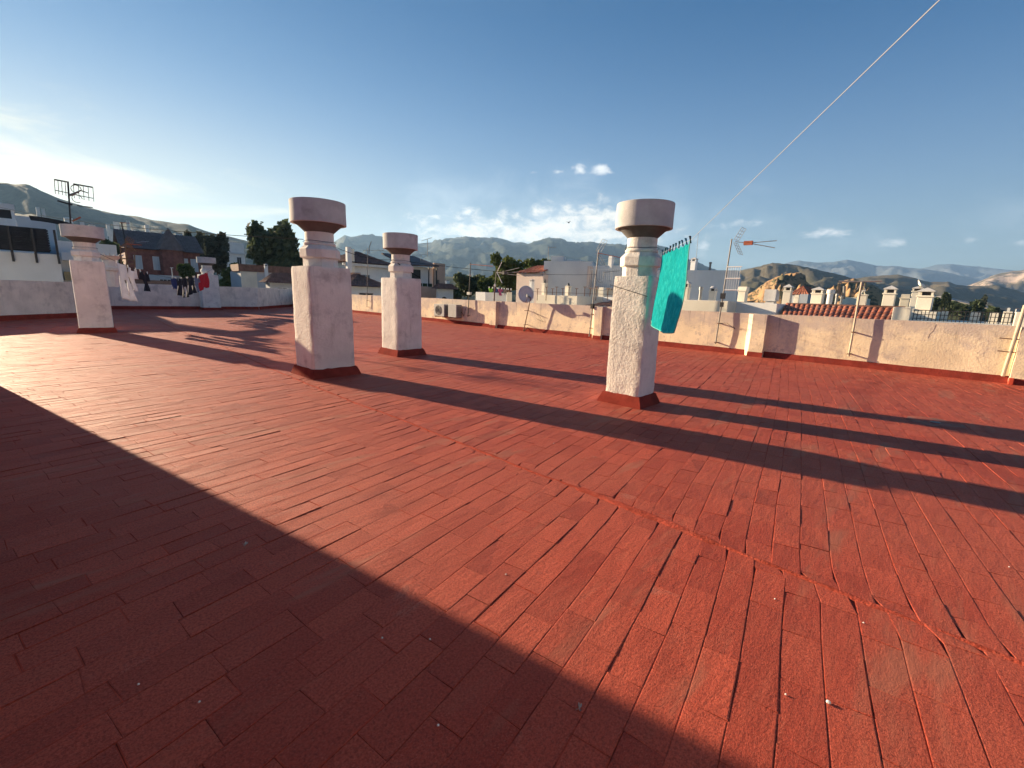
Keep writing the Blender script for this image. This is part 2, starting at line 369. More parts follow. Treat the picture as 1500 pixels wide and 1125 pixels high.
def jx(y): return 2.86 + .05 * math.sin(y * .55) + .03 * fbm((y * .9, 2, 0), 3) + (.10 * max(0, 1 - y / 3.0) if y < 3 else 0)   # the expansion joint
def inpoly(x, y):
    c = False; n = len(poly)
    for i in range(n):
        x1, y1 = poly[i]; x2, y2 = poly[(i + 1) % n]
        if (y1 > y) != (y2 > y) and x < (x2 - x1) * (y - y1) / (y2 - y1) + x1: c = not c
    return c
tiles = MB(); tmi = []
TL, TW = .355, .165
rng = random.Random(3)
for zone in (0, 1):
    a0 = math.radians(10.0 if zone == 0 else 13.5)
    ca, sa = math.cos(a0), math.sin(a0)
    def wpt(s_, t_):
        s_ += .022 * noise.noise(V((s_ * .9, t_ * 3.1, 5 + zone)))
        t2 = t_ + .014 * noise.noise(V((s_ * 1.3, t_ * 1.6, 9))) + .05 * math.sin(s_ * .45 + zone) + .0035 * s_ * s_ * (1 if zone == 0 else -.25)
        return (s_ * ca - t2 * sa, s_ * sa + t2 * ca)
    t = -12.0; row = 0
    while t < 46:
        wdt = TW * rng.uniform(.94, 1.06); off = rng.choice((0, .5)) * TL + rng.uniform(-.05, .05); rowz = rng.gauss(0, .0008); rowgap = rng.choice((.0, .0, .0, .001))
        s_ = -10 + off
        skew = rng.gauss(0, .0005)
        while s_ < 26:
            ln = TL * rng.uniform(.97, 1.03)
            cx, cy = wpt(s_ + ln / 2, t + wdt / 2)
            ok = -3.6 < cx < RX + .1 and -1.6 < cy < 43 and (cy > 0.8 * cx * -1 - 1) and inpoly(min(cx, RX - .08), cy) and math.hypot(cx, cy) < 48
            if ok:
                jc = jx(cy)
                if (zone == 0 and cx > jc + .17) or (zone == 1 and cx < jc - .17): ok = False
            if ok:
                z = rowz + rng.gauss(0, .0005); tl0 = skew + rng.gauss(0, .0009); tl1 = skew + rng.gauss(0, .0009); tm = rng.gauss(0, .0002)
                tl = 0.0
                if rng.random() < .16: z += .0010; tl1 += rng.choice((-1, 1)) * .0026
                if rng.random() < .10: tl0 += rng.choice((-1, 1)) * .0024
                ga = .0009 + rowgap * rng.random(); gb = .0007 + (.0014 if rng.random() < .2 else 0) * rng.random()
                cs = [(s_ + gb, t + ga), (s_ + ln - gb, t + ga), (s_ + ln - gb, t + wdt - ga), (s_ + gb, t + wdt - ga)]
                zz = [z - tl0 - tm, z - tl1 + tm, z + tl1 + tm, z + tl0 - tm]
                q = []
                for inset, dz in ((0, -.0110), (0, -.0013), (.0045, 0)):
                    for k, (s1, t1) in enumerate(cs):
                        s2 = s1 + (inset if k in (0, 3) else -inset); t2 = t1 + (inset if k < 2 else -inset)
                        x, y = wpt(s2 + rng.uniform(-.0008, .0008), t2 + rng.uniform(-.0008, .0008)); j = jx(y)
                        if zone == 0: x = min(x, j)
                        else: x = max(x, j)
                        x = min(x, RX + .01)
                        q.append((x, y, zz[k] + dz))
                bright = rng.random() < .30; tmi.extend([0] * 5 + [1 if bright else 0] * 4)
                tiles.add(q, [(8, 9, 10, 11)] + [(l * 4 + k, l * 4 + (k + 1) % 4, (l + 1) * 4 + (k + 1) % 4, (l + 1) * 4 + k) for l in (0, 1) for k in range(4)])
            s_ += ln
        t += wdt; row += 1
o = tiles.build('terrace_tiles', m_floor); o.data.materials.append(m_joint); tag(o, kind='structure')
if len(o.data.polygons) == len(tmi): o.data.polygons.foreach_set('material_index', tmi)
else: print('tile faces changed', len(o.data.polygons), len(tmi))
# the raised, painted expansion joint
jm = MB(); vs = []; ys = [-1.5 + .035 * i for i in range(int((36 + 1.5) / .035))]
for i, y in enumerate(ys):
    rough_ = 1.0 if .9 < y < 2.05 else .0
    hw = .022 + .014 * fbm((y * 3, 5, 0), 3) + rough_ * (.028 + .02 * fbm((y * 9, 1, 0), 2))
    for k, f in enumerate((-1, -.6, -.2, .2, .6, 1)):
        hz = (.0055 + .004 * fbm((y * 14, f * 2, 0), 3) + rough_ * .006 * fbm((y * 30, f * 5, 1), 3)) * (1 - f * f) ** .5 - (.004 if abs(f) == 1 else 0)
        vs.append((jx(y) + f * hw + .008 * fbm((y * 8, f, 4), 2), y, hz))
jm.add(vs, [(i * 6 + k, i * 6 + k + 1, i * 6 + k + 7, i * 6 + k + 6) for i in range(len(ys) - 1) for k in range(5)])
tag(jm.build('expansion_joint', m_joint, smooth=True), kind='structure')
# building body below the terrace
bb = MB(); bb.box((-7.4, -6, -11), (RX + .2, 20, -.05)); bb.box((0, 20.1, -11), (RX + .2, 36, -.05))
tag(bb.build('terrace_slab', m_white), kind='structure')

# ------------------------------------------------------------------ parapets
def skirt(mb, p, q, h=.17, out=.05, amp=.006, side=-1, lift=0.0):
    """red upstand: a strip leaning from the floor to the wall; side -1 = out to the right of p->q"""
    p = V((p[0], p[1], 0)); q = V((q[0], q[1], 0)); d = q - p; Ln = d.length; d.normalize(); nr = V((-d.y, d.x, 0)) * side
    n = max(2, int(Ln / .12)); vs = []
    for i in range(n + 1):
        c = p + d * (Ln * i / n); k = fbm((c.x * 3, c.y * 3, 1), 3) * amp
        for o_, z in ((out + k, -.006), (out * .75 + k, h * .35), (.018 + k * .3, h + fbm((c.x * 2, c.y * 2, 7), 3) * .012), (-.02, h + .004)):
            vs.append((c.x + nr.x * o_, c.y + nr.y * o_, z + lift))
    mb.add(vs, [(i * 4 + k, i * 4 + k + 1, i * 4 + k + 5, i * 4 + k + 4) for i in range(n) for k in range(3)])
RW = thing('parapet_wall', 'stained cream parapet wall with red foot and pilasters along the right side of the terrace', 'parapet wall', (RX, 18, 0))
mb = MB()
slab_wall(mb, (RX, -6), (RX, 43.6), -.02, 1.32, .22, .014, .18, side=-1, topamp=.022)
o = mb.build('wall', m_parapet, RW); smooth_angle(o, 50)
mb = MB(); skirt(mb, (RX, -6), (RX, 43.5), side=1)
o = mb.build('skirting', m_red_skirt, RW); smooth_angle(o, 60)
def pilaster(y0, y1, z1, pr=.20, splay=.22, splay2=.0):
    m_ = MB(); prof = [(RX + .05, y0), (RX - pr, y0 + splay2), (RX - pr, y1), (RX + .05, y1 + splay)]
    n = 8; vs = []
    for j in range(n + 1):
        z = -.01 + (z1 + .01) * j / n
        for k, (x, y) in enumerate(prof): vs.append((x + .012 * fbm((y * 3, z * 3, k), 3), y + .010 * fbm((z * 4, k, y), 3), z))
    fs = [(j * 4 + k, (j + 1) * 4 + k, (j + 1) * 4 + k + 1, j * 4 + k + 1) for j in range(n) for k in range(3)] + [tuple(n * 4 + k for k in (0, 1, 2, 3))]
    m_.add(vs, fs); p_ = m_.build('pilaster', m_parapet, RW)
    s_ = MB(); skirt(s_, (RX - pr, y0 + splay2 - .02), (RX - pr, y1 + .02), side=1, out=.05, h=.14); skirt(s_, (RX + .02, y0 - .01), (RX - pr, y0 - .01), side=-1, out=.04, h=.14); skirt(s_, (RX - pr, y1), (RX + .05, y1 + splay), side=-1, h=.14)
    s_.build('skirting', m_red_skirt, p_)
pilaster(4.05, 4.45, 1.30); pilaster(16.2, 16.65, 1.31, .16, .2); pilaster(-2.6, -1.12, 1.30, .12, .03); pilaster(10.0, 10.35, 1.30, .14, .25); pilaster(33.3, 33.8, 1.3, .2, .1); pilaster(25.0, 25.4, 1.3, .18, .1)
mb = MB(); rg = random.Random(12)
for (y0, z0, n_, dy, dz) in ((0.35, 1.28, 9, .02, -.085), (0.30, .75, 6, .06, -.02), (7.4, 1.25, 9, .02, -.1), (12.6, 1.2, 8, -.03, -.09), (18.0, 1.25, 8, .02, -.1), (3.1, 1.25, 7, .02, -.07)):
    y, z = y0, z0; pts = []
    for k in range(n_):
        xx = RX - .004 - .0; kk_ = fbm((RX * 1.2, y * 1.2, z * 1.5), 4) * .014
        pts.append((RX + .0005 + kk_ * 1.0 - .003, y, z)); y += dy + rg.gauss(0, .035); z += dz + rg.gauss(0, .02)
    mb.tube(pts, .0022, 4)
mb.build('crack', mat('dirty_crack', (.16, .12, .10), .98, .2, 9, spec=.02), RW)
BW = thing('parapet_wall', 'long whitewashed parapet wall in shade round the far left corner of the terrace', 'parapet wall', (6, 36.2, 0))
mb = MB(); sk = MB()
tops = [1.50, 1.53, 1.56, 1.56, 1.57, 1.57]
for i in range(len(WP) - 1):
    p, q = WP[i], WP[i + 1]
    slab_wall(mb, p, q, -.02, (tops[i] + tops[i + 1]) / 2, .22, .010, .35, side=1, topamp=.012)
    skirt(sk, p, q, side=-1, h=.20, out=.05)
o = mb.build('wall', m_plaster, BW); smooth_angle(o, 50)
o = sk.build('skirting', m_red_skirt, BW); smooth_angle(o, 60)

# ------------------------------------------------------------------ the stair tower left of the camera (casts the big shadow)
q0 = gnd(560, 847); sh = V((-sdir.x, -sdir.y)).normalized()
TX = -1.12; kk = (q0.x - TX) / sh.x; TY = q0.y - sh.y * kk
ST = thing('stair_tower', 'white plastered stair tower left of the camera, with an unseen wing added for shade', 'stair tower', (TX - 2, TY - 5, 0))
mb = MB(); mb.box((TX - 4.2, -2.4, -.02), (TX, TY, 4.6)); mb.box((TX - 4.2, -8.5, -.02), (2.4, -2.4, 4.6)); mb.build('wall', m_plaster, ST, bevel=.02)  # extra height and rear wing added to screen the sky and deepen the shade
mb = MB(); mb.box((TX - 4.35, -8.6, 4.6), (TX + .06, TY + .06, 4.76)); mb.build('roof', m_red_skirt, ST)
mb = MB(); mb.box((TX + .003, TY - 8.4, 0), (TX + .05, TY - 7.5, 2.05)); dr = mb.build('door', m_wood, ST, bevel=.01)
mb = MB(); mb.tube([(TX + .05, TY - 7.6, 1.0), (TX + .1, TY - 7.6, 1.0), (TX + .1, TY - 7.72, 1.0)], .01); mb.build('handle', m_steel, dr)

# ------------------------------------------------------------------ the big chimneys on the terrace
def chimney(cx, cy, sx, sy, rot, zs, zt, dr, label, seed=0, taper=.02, skh=.16, flat=False, group='plastered chimneys with round cowls on the terrace'):
    """zs top of the shaft, zt top of the drum, dr drum radius"""
    root = thing('chimney', label, 'chimney', (cx, cy, 0), group)
    mx = rotz(rot, (cx, cy, 0)); h = zt - zs
    # shaft: a lumpy, rounded box
    n = 10; nz = 34; vs = []
    for j in range(nz + 1):
        z = zs * j / nz; f = 1 + taper * (1 - z / zs)
        ring = []
        for side in range(4):
            for k in range(n):
                t = -1 + 2 * k / n
                x, y = ((t, -1), (1, t), (-t, 1), (-1, -t))[side]
                r = .045 / sx * 2
                d = 1.0 - .035 * max(0, (abs(x) + abs(y) - 1.82) / .18) ** 1.5
                top = 1 - .02 * max(0, (z / zs - .985) / .015)
                X, Y = x * sx / 2 * f * d * top, y * sy / 2 * f * d * top
                k2 = .0055 * fbm((X * 5 + seed, Y * 5, z * 3), 4) + .004 * fbm((X * 14 + seed, Y * 14, z * 7), 2)
                ring.append((X * (1 + k2 * 2 / sx), Y * (1 + k2 * 2 / sy), z + (.006 * fbm((X * 6, Y * 6, 2), 2) if j == nz else 0)))
        vs += ring
    m_ = 4 * n
    fs = [(j * m_ + k, j * m_ + (k + 1) % m_, (j + 1) * m_ + (k + 1) % m_, (j + 1) * m_ + k) for j in range(nz) for k in range(m_)] + [tuple(nz * m_ + k for k in range(m_))]
    mb = MB(); mb.add(vs, fs, mx); o = mb.build('shaft', m_shaft, root); smooth_angle(o, 40)
    # flared red foot
    mb = MB(); vs = []; lv = ((1.0 + .075 / sx * 2, -.006), (1 + .055 / sx * 2, skh * .4), (1 + .022 / sx * 2, skh * .93), (1 + .012 / sx * 2, skh), (.97, skh + .003))
    for f, z in lv:
        for side in range(4):
            for k in range(n):
                t = -1 + 2 * k / n; x, y = ((t, -1), (1, t), (-t, 1), (-1, -t))[side]
                w_ = .006 * fbm((x * 3 + seed, y * 3, z * 4), 3)
                vs.append((x * sx / 2 * (f + taper + w_), y * sy / 2 * (f + taper + w_), z + (.012 * fbm((x * 4, y * 4, seed), 3) if z > .1 else 0)))
    mb.add(vs, [(j * m_ + k, j * m_ + (k + 1) % m_, (j + 1) * m_ + (k + 1) % m_, (j + 1) * m_ + k) for j in range(len(lv) - 1) for k in range(m_)], mx)
    o = mb.build('skirting', m_red_skirt, root); smooth_angle(o, 30)
    # collar: a squat octagonal block on a plinth
    r1 = dr * .68
    zc = [zs - .01, zs + h * .13, zs + h * .145, zs + h * .27, zs + h * .345]
    mb = MB(); mb.lathe([(r1 * .93, zc[0]), (r1 * .93, zc[1]), (r1 * 1.07, zc[2]), (r1 * 1.08, zc[3]), (r1 * .80, zc[4]), (.05, zc[4] + .002)], cx, cy, 8, rot + PI / 8, wob=.03, seed=seed)
    o = mb.build('collar', m_shaft, root, bevel=.010)
    # neck with a ring of mortar at its foot
    z0 = zc[4]; rn = dr * .52; zd = zt - h * .335; zf = zd - h * .12
    mb = MB(); mb.lathe([(rn * 1.10, z0 - .005), (rn * 1.12, z0 + .02), (rn * 1.02, z0 + .045), (rn, z0 + .07), (rn, zf - .01), (.05, zf - .005)], cx, cy, 40, rot, wob=.025, seed=seed + 3)
    o = mb.build('neck', m_cap if flat else m_shaft, root); smooth_angle(o, 25)
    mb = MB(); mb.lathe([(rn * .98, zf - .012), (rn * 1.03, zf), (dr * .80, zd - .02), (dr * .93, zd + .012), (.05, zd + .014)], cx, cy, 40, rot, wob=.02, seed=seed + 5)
    o = mb.build('flare', m_cap_dark, root); smooth_angle(o, 25)  # flare in a darker concrete than the neck and drum
    # drum
    e = .004
    nn = 48
    mb = MB(); mb.lathe([(dr * .84, zd + .05), (dr * .92, zd - .001), (dr * .992, zd), (dr, zd + e), (dr * .995, (zd + zt) / 2), (dr, zt - e * 1.5), (dr * .992, zt - .001), (dr * .90, zt + .001), (dr * .88, zt - .06), (.02, zt - .07)], cx, cy, nn, rot, wob=.014, seed=seed + 8)
    o = mb.build('drum', m_cap, root); smooth_angle(o, 22)
    # a wire tied round the neck
    mb = MB(); pts = [(cx + rn * 1.14 * math.cos(a), cy + rn * 1.14 * math.sin(a), z0 + .055 + .008 * math.sin(3 * a + seed)) for a in [2 * PI * k / 24 for k in range(25)]]
    mb.tube(pts, .004, 4, caps=False); mb.build('tie_wire', m_cable, root)
    return root
c1 = chimney(.70, 19.75, .80, .85, math.radians(-2), 2.22, 3.28, .50, 'leftmost big chimney, whole front in shade, standing before the shaded left wall', 11, .03)
c2 = chimney(3.47, 8.50, .795, .77, math.radians(4), 2.00, 3.14, .475, 'tall white chimney left of centre with a tilted looking grey round drum on top', 22)
c3 = chimney(6.20, 10.22, .735, .76, math.radians(2), 1.95, 3.02, .43, 'smaller looking middle chimney between the two nearest ones, left face sunlit', 33)
c4 = chimney(6.24, 3.50, .52, .58, math.radians(2), 1.95, 2.99, .415, 'nearest chimney with rough sunlit plaster and the turquoise towel beside it', 44)
c5 = chimney(7.05, 35.75, 1.0, .9, math.radians(2), 2.30, 3.42, .54, 'small far chimney standing against the shaded back wall behind the red shorts', 55, .03)
# broad base step of the far chimney
COLLAR = {1: (.70, 19.75, 2.60, .30), 2: (3.47, 8.50, 2.40, .29), 3: (6.20, 10.22, 2.32, .26), 4: (6.24, 3.50, 2.31, .25), 5: (7.05, 35.75, 2.69, .33)}

# ------------------------------------------------------------------ background builders
def box_ax(uc, vt, D, ul=None, ur=None, Lx=None, Ly=None, rot=0.0):
    """corner nearest the camera seen at column uc, top row vt, distance D; faces run to columns ul (left, +Y) and ur (right, +X)"""
    c = at(uc, vt, D); ax = V((math.cos(rot), math.sin(rot), 0)); ay = V((-math.sin(rot), math.cos(rot), 0))
    def solve(d, u):
        lo, hi = 0.0, 400.0
        f0 = px(c)[0] - u
        for _ in range(60):
            m_ = (lo + hi) / 2
            q = c + d * m_
            r_ = R3T @ (q - V((0, 0, EYE)))
            uu = CX + r_.x * F / -r_.z if r_.z < 0 else 1e9
            if (uu - u) * f0 > 0: lo = m_
            else: hi = m_
        return lo
    if ul is not None: Ly = solve(ay, ul)
    if ur is not None: Lx = solve(ax, ur)
    return c, ax, ay, Lx, Ly
class Bld:
    def __init__(s, name, label, cat, spec, zb=-11.0, m=None, group=None, roof=None, over=.0):
        s.c, s.ax, s.ay, s.Lx, s.Ly = spec; s.zt = s.c.z; s.zb = zb
        s.root = thing(name, label, cat, (s.c.x, s.c.y, zb), group)
        s.mx = Matrix(((s.ax.x, s.ay.x, 0, s.c.x), (s.ax.y, s.ay.y, 0, s.c.y), (0, 0, 1, 0), (0, 0, 0, 1)))
        s.m = m or m_white
        mb = MB(); mb.box((0, 0, zb), (s.Lx, s.Ly, s.zt), s.mx); s.wall = mb.build('wall', s.m, s.root)
    def box(s, a, c, name, m, parent=None):
        mb = MB(); mb.box(a, c, s.mx); return mb.build(name, m, parent or s.root)
    def win(s, face, t, z, w=1.0, h=1.2, pane=m_glass, fr=m_frame, name='window'):
        """t metres along the face; face 'r' = the one along +X, 'l' = the one along +Y"""
        f = MB(); p = MB(); e = .06
        def bx(mb, t0, t1, z0, z1, d0, d1):
            if face == 'r': mb.box((t0, -d1, z0), (t1, -d0, z1), s.mx)
            else: mb.box((-d1, t0, z0), (-d0, t1, z1), s.mx)
        bx(f, t, t + w, z, z + e, -.02, .05); bx(f, t, t + w, z + h - e, z + h, -.02, .05)
        bx(f, t, t + e, z + e, z + h - e, -.02, .05); bx(f, t + w - e, t + w, z + e, z + h - e, -.02, .05); bx(f, t + w / 2 - .025, t + w / 2 + .025, z + e, z + h - e, -.02, .045)
        bx(p, t + e, t + w - e, z + e, z + h - e, -.01, .02)
        o = f.build(name, fr, s.root); p.build('pane', pane, o); return o
    def hip(s, over=.4, rise=1.2, m=None, gable=None):
        L_, W_ = s.Lx, s.Ly; z = s.zt + .002
        a = [(-over, -over, z), (L_ + over, -over, z), (L_ + over, W_ + over, z), (-over, W_ + over, z)]
        if gable == 'x':   # ridge along x
            r = [(-over, W_ / 2, z + rise), (L_ + over, W_ / 2, z + rise)]
        elif gable == 'y':
            r = [(L_ / 2, -over, z + rise), (L_ / 2, W_ + over, z + rise)]
        elif L_ >= W_: r = [(W_ / 2, W_ / 2, z + rise), (L_ - W_ / 2, W_ / 2, z + rise)]
        else: r = [(L_ / 2, L_ / 2, z + rise), (L_ / 2, W_ - L_ / 2, z + rise)]
        if gable == 'y' or (gable is None and L_ < W_):
            quads = [(a[3], a[0], r[0], r[1]), (a[1], a[2], r[1], r[0])]; tri = [(a[0], a[1], r[0]), (a[2], a[3], r[1])]
        else:
            quads = [(a[0], a[1], r[1], r[0]), (a[2], a[3], r[0], r[1])]; tri = [(a[1], a[2], r[1]), (a[3], a[0], r[0])]
        mb = MB()
        for q in quads: corr(mb, *[s.mx @ V(p) for p in q])
        if not gable:
            for q in tri: corr(mb, s.mx @ V(q[0]), s.mx @ V(q[1]), s.mx @ V(q[2]), s.mx @ V(q[2]))
        mb.add([s.mx @ V(p) for p in a], [(0, 3, 2, 1)])
        o = mb.build('roof', m or m_tiledark, s.root)
        if gable:
            mb = MB()
            for q in tri:
                ins = []
                for p in q: ins.append(V(p))
                c_ = (over + .0)
                for p in ins:
                    if gable == 'x': p.x = max(0, min(L_, p.x)); p.y = max(0, min(W_, p.y))
                    else: p.y = max(0, min(W_, p.y)); p.x = max(0, min(L_, p.x))
                    p.z -= .03
                mb.add([s.mx @ p for p in ins], [(0, 1, 2)])
            mb.build('gable', s.m, s.root)
        return o
def corr(mb, e0, e1, r1, r0, sp=.26, amp=.045, rows=None):
    """roof slope of barrel tiles: eave e0-e1, ridge r0-r1"""
    e0, e1, r0, r1 = V(e0), V(e1), V(r0), V(r1)
    W_ = (e1 - e0).length; H_ = ((r0 + r1) / 2 - (e0 + e1) / 2).length
    n = max(4, int(W_ / sp)) * 6; rows = rows or max(2, int(H_ / .42))
    up = (e1 - e0).cross(r0 - e0)
    if up.length < 1e-6: up = (e1 - e0).cross(r1 - e0)
    up.normalize()
    if up.z < 0: up = -up
    vs = []
    for j in range(rows * 2):
        f = (j + 1) // 2 / rows; st = .018 if j % 2 == 0 else 0.0
        for i in range(n + 1):
            t = i / n; p = (e0.lerp(e1, t)).lerp(r0.lerp(r1, t), f)
            vs.append(p + up * (amp * abs(math.sin(PI * i / 6)) ** .8 + st))
    mb.add(vs, [(j * (n + 1) + i, j * (n + 1) + i + 1, (j + 1) * (n + 1) + i + 1, (j + 1) * (n + 1) + i) for j in range(rows * 2 - 1) for i in range(n)])

def vent(u, vb, vt, wpx, D, label, style='pyramid', m=None, down=1.2, group=None, name='chimney', cat='chimney', zr=None):
    """small roof chimney centred at column u, visible from row vb up to row vt"""
    m = m or m_cream
    pb, pt = at(u, vb, D), at(u, vt, D); w = wpx * mpp(u, vb, D) / 1.12; h = pt.z - pb.z; cx, cy = pb.x, pb.y; z0 = pb.z - down
    root = thing(name, label, cat, (cx, cy, z0), group); q = w / 2
    mx = rotz(math.radians(random.uniform(-4, 4)), (cx, cy, 0))
    if style == 'pipe':
        mb = MB(); mb.lathe([(q * .72, z0), (q * .72, pt.z - h * .28)], cx, cy, 14); o = mb.build('pipe', m, root); smooth_angle(o)
        mb = MB(); mb.lathe([(q * .74, pt.z - h * .28), (q, pt.z - h * .26), (q, pt.z - .01), (q * .8, pt.z)], cx, cy, 14); o = mb.build('cap', m, root); smooth_angle(o); return root
    if style == 'curved':   # a cowl bent over like a hood
        mb = MB(); mb.box((-q * .75, -q * .75, z0), (q * .75, q * .75, pb.z + h * .12), mx); mb.build('base', m, root)
        mb = MB(); vs = []
        for k in range(9):
            a = PI / 2 * k / 8
            x = -q + 2 * q * math.sin(a); z = pb.z + h * .1 + h * .9 * math.sin(PI / 2 + a * .9) ** .6 if k < 8 else pb.z + h * .1
            for y in (-q, q): vs.append((x, y, z))
        for y in (-q, q): vs.append((-q, y, pb.z + h * .1))
        fs = [(2 * k, 2 * k + 2, 2 * k + 3, 2 * k + 1) for k in range(8)] + [(18, 0, 1, 19), tuple([18] + [2 * k for k in range(8, -1, -1)]), tuple([19] + [2 * k + 1 for k in range(9)])]
        mb.add(vs, fs, mx); mb.build('cowl', m_cap, root); return root
    hs_ = h * (.58 if style in ('pyramid', 'dome') else .66)
    mb = MB(); mb.box((-q * .86, -q * .86, z0), (q * .86, q * .86, pb.z + hs_), mx); mb.build('shaft', m, root, bevel=.01)
    mb = MB(); mb.box((-q, -q, pb.z + hs_), (q, q, pb.z + hs_ + h * .07), mx); mb.build('ledge', m, root, bevel=.01)
    zc = pb.z + hs_ + h * .07
    if style in ('pyramid', 'dome'):
        ph = h * .16
        for sx_, sy_ in ((-1, -1), (1, -1), (1, 1), (-1, 1)):
            mb = MB(); mb.box((sx_ * q * .72 - q * .13, sy_ * q * .72 - q * .13, zc), (sx_ * q * .72 + q * .13, sy_ * q * .72 + q * .13, zc + ph), mx); mb.build('post', m, root)
        mb = MB(); mb.box((-q * .45, -q * .45, zc), (q * .45, q * .45, zc + ph), mx); mb.build('flue', m_dark, root)
        zc += ph
        if style == 'pyramid':
            mb = MB(); mb.add([(-q, -q, zc), (q, -q, zc), (q, q, zc), (-q, q, zc), (-q, -q, zc + h * .04), (q, -q, zc + h * .04), (q, q, zc + h * .04), (-q, q, zc + h * .04), (0, 0, pt.z)],
                              [(3, 2, 1, 0), (0, 1, 5, 4), (1, 2, 6, 5), (2, 3, 7, 6), (3, 0, 4, 7), (4, 5, 8), (5, 6, 8), (6, 7, 8), (7, 4, 8)], mx); mb.build('cap', m_cap, root)
        else:
            mb = MB(); mb.lathe([(q, zc), (q * .95, zc + (pt.z - zc) * .4), (q * .6, zc + (pt.z - zc) * .85), (.01, pt.z)], cx, cy, 14); o = mb.build('cap', m_cap, root); smooth_angle(o)
    elif style == 'bell':
        mb = MB(); mb.lathe([(q * .5, zc), (q * .42, zc + (pt.z - zc) * .5), (q * .2, pt.z - .02), (.01, pt.z)], cx, cy, 12); o = mb.build('bell_cap', m_dark, root); smooth_angle(o)
    elif style == 'slant':
        mb = MB(); mb.add([(-q, -q, zc), (q, -q, zc), (q, q, zc), (-q, q, zc), (-q * .7, -q, pt.z), (q * .7, -q, pt.z), (q * .7, q, pt.z), (-q * .7, q, pt.z)],
                          [(3, 2, 1, 0), (4, 5, 6, 7), (0, 1, 5, 4), (1, 2, 6, 5), (2, 3, 7, 6), (3, 0, 4, 7)], mx); mb.build('hood', m, root)
    elif style == 'tripod':
        for a in (-1, 1):
            mb = MB(); mb.tube([(cx - a * q * .75, cy + a * q * .3, zc), (cx - a * q * .08, cy, pt.z)], q * .13, 6); mb.build('leg', m, root)
        mb = MB(); mb.box((-q * .35, -q * .35, pt.z - h * .08), (q * .35, q * .35, pt.z), mx); mb.build('cap', m_cap, root)
    else:
        mb = MB(); mb.box((-q * .8, -q * .8, zc), (q * .8, q * .8, pt.z), mx); mb.build('pot', m, root)
    return root
NGH = -11.0
SP = box_ax
# ---- right side neighbours, seen over the right parapet
def parapet_block(name, label, uc, vt, D, ul, Lx, zlow, m, cat='house', hollow=.25):
    s = SP(uc, vt, D, ul=ul, Lx=Lx); c, ax, ay, Lx, Ly = s
    root = thing(name, label, cat, (c.x, c.y, NGH))
    mx = Matrix(((ax.x, ay.x, 0, c.x), (ax.y, ay.y, 0, c.y), (0, 0, 1, 0), (0, 0, 0, 1)))
    mb = MB(); mb.box((0, 0, NGH), (Lx, Ly, zlow), mx); mb.build('wall', m, root)
    mb = MB(); t = hollow; z = c.z
    mb.box((0, 0, zlow), (t, Ly, z), mx); mb.box((Lx - t, 0, zlow), (Lx, Ly, z), mx); mb.box((t, 0, zlow), (Lx - t, t, z), mx); mb.box((t, Ly - t, zlow), (Lx - t, Ly, z), mx)
    mb.build('parapet', m, root, bevel=.015)
    return root, mx, c, Lx, Ly
A = parapet_block('house', 'white flat roofed house with low cream parapet right behind the satellite dish', 846, 433.5, 20.5, 786, 5.0, .7, m_cream)
A2 = parapet_block('house', 'pale flat roof set back behind the dish house, its low parapet in grey shade', 985, 438, 20.4, 800, 4.5, .6, m_white)
Cc = parapet_block('house', 'white flat roofed house just right of the towel with a low sunlit parapet', 1067, 441, 17.2, 990, 4.5, .6, m_cream)
Dd = parapet_block('house', 'white parapet house stepped back, crossed by a slanting shadow, left of the orange tiles', 1139, 445, 17.6, 1068, 3.6, .6, m_white)
# orange tile roof
p0, p1 = onx(1326, 476, 15.9), onx(1136, 470, 15.9)
root = thing('house', 'low house under a sunlit orange barrel tile roof touching the right parapet', 'house', (17.5, p0.y, NGH))
yA, yB = onx(1311, 469, 15.85).y, onx(1146, 462, 15.85).y
mb = MB(); corr(mb, (15.75, yB, 1.06), (15.75, yA, 1.06), (18.3, yA, 1.63), (18.3, yB + .55, 1.66), sp=.125, amp=.034)
corr(mb, (21, yA, 1.0), (21, yB + .5, 1.0), (18.3, yB + .5, 1.65), (18.3, yA, 1.64), sp=.125, amp=.034)
mb.build('roof', m_tile, root)
mb = MB(); mb.box((15.85, yA + .05, NGH), (20.8, yB - .1, 1.0)); mb.build('wall', m_white, root)
mb = MB(); mb.box((18.22, yA, 1.62), (18.42, yB + .5, 1.70)); mb.build('ridge', m_tiledark, root)
# little brown roof left of the nearest chimney
root = thing('house', 'small dark brown tiled roof seen just left of the nearest chimney', 'house', (16.5, 9.5, NGH))
ya, yb = onx(938, 448, 16.4).y, onx(868, 449, 16.4).y
mb = MB(); corr(mb, (15.75, yb, 1.28), (15.75, ya, 1.28), (17.6, ya, 1.72), (17.6, yb - 1.3, 1.72)); mb.build('roof', m_tiledark, root)
mb = MB(); mb.box((15.9, ya + .05, NGH), (19.2, yb - .1, 1.25)); mb.build('wall', m_white, root)
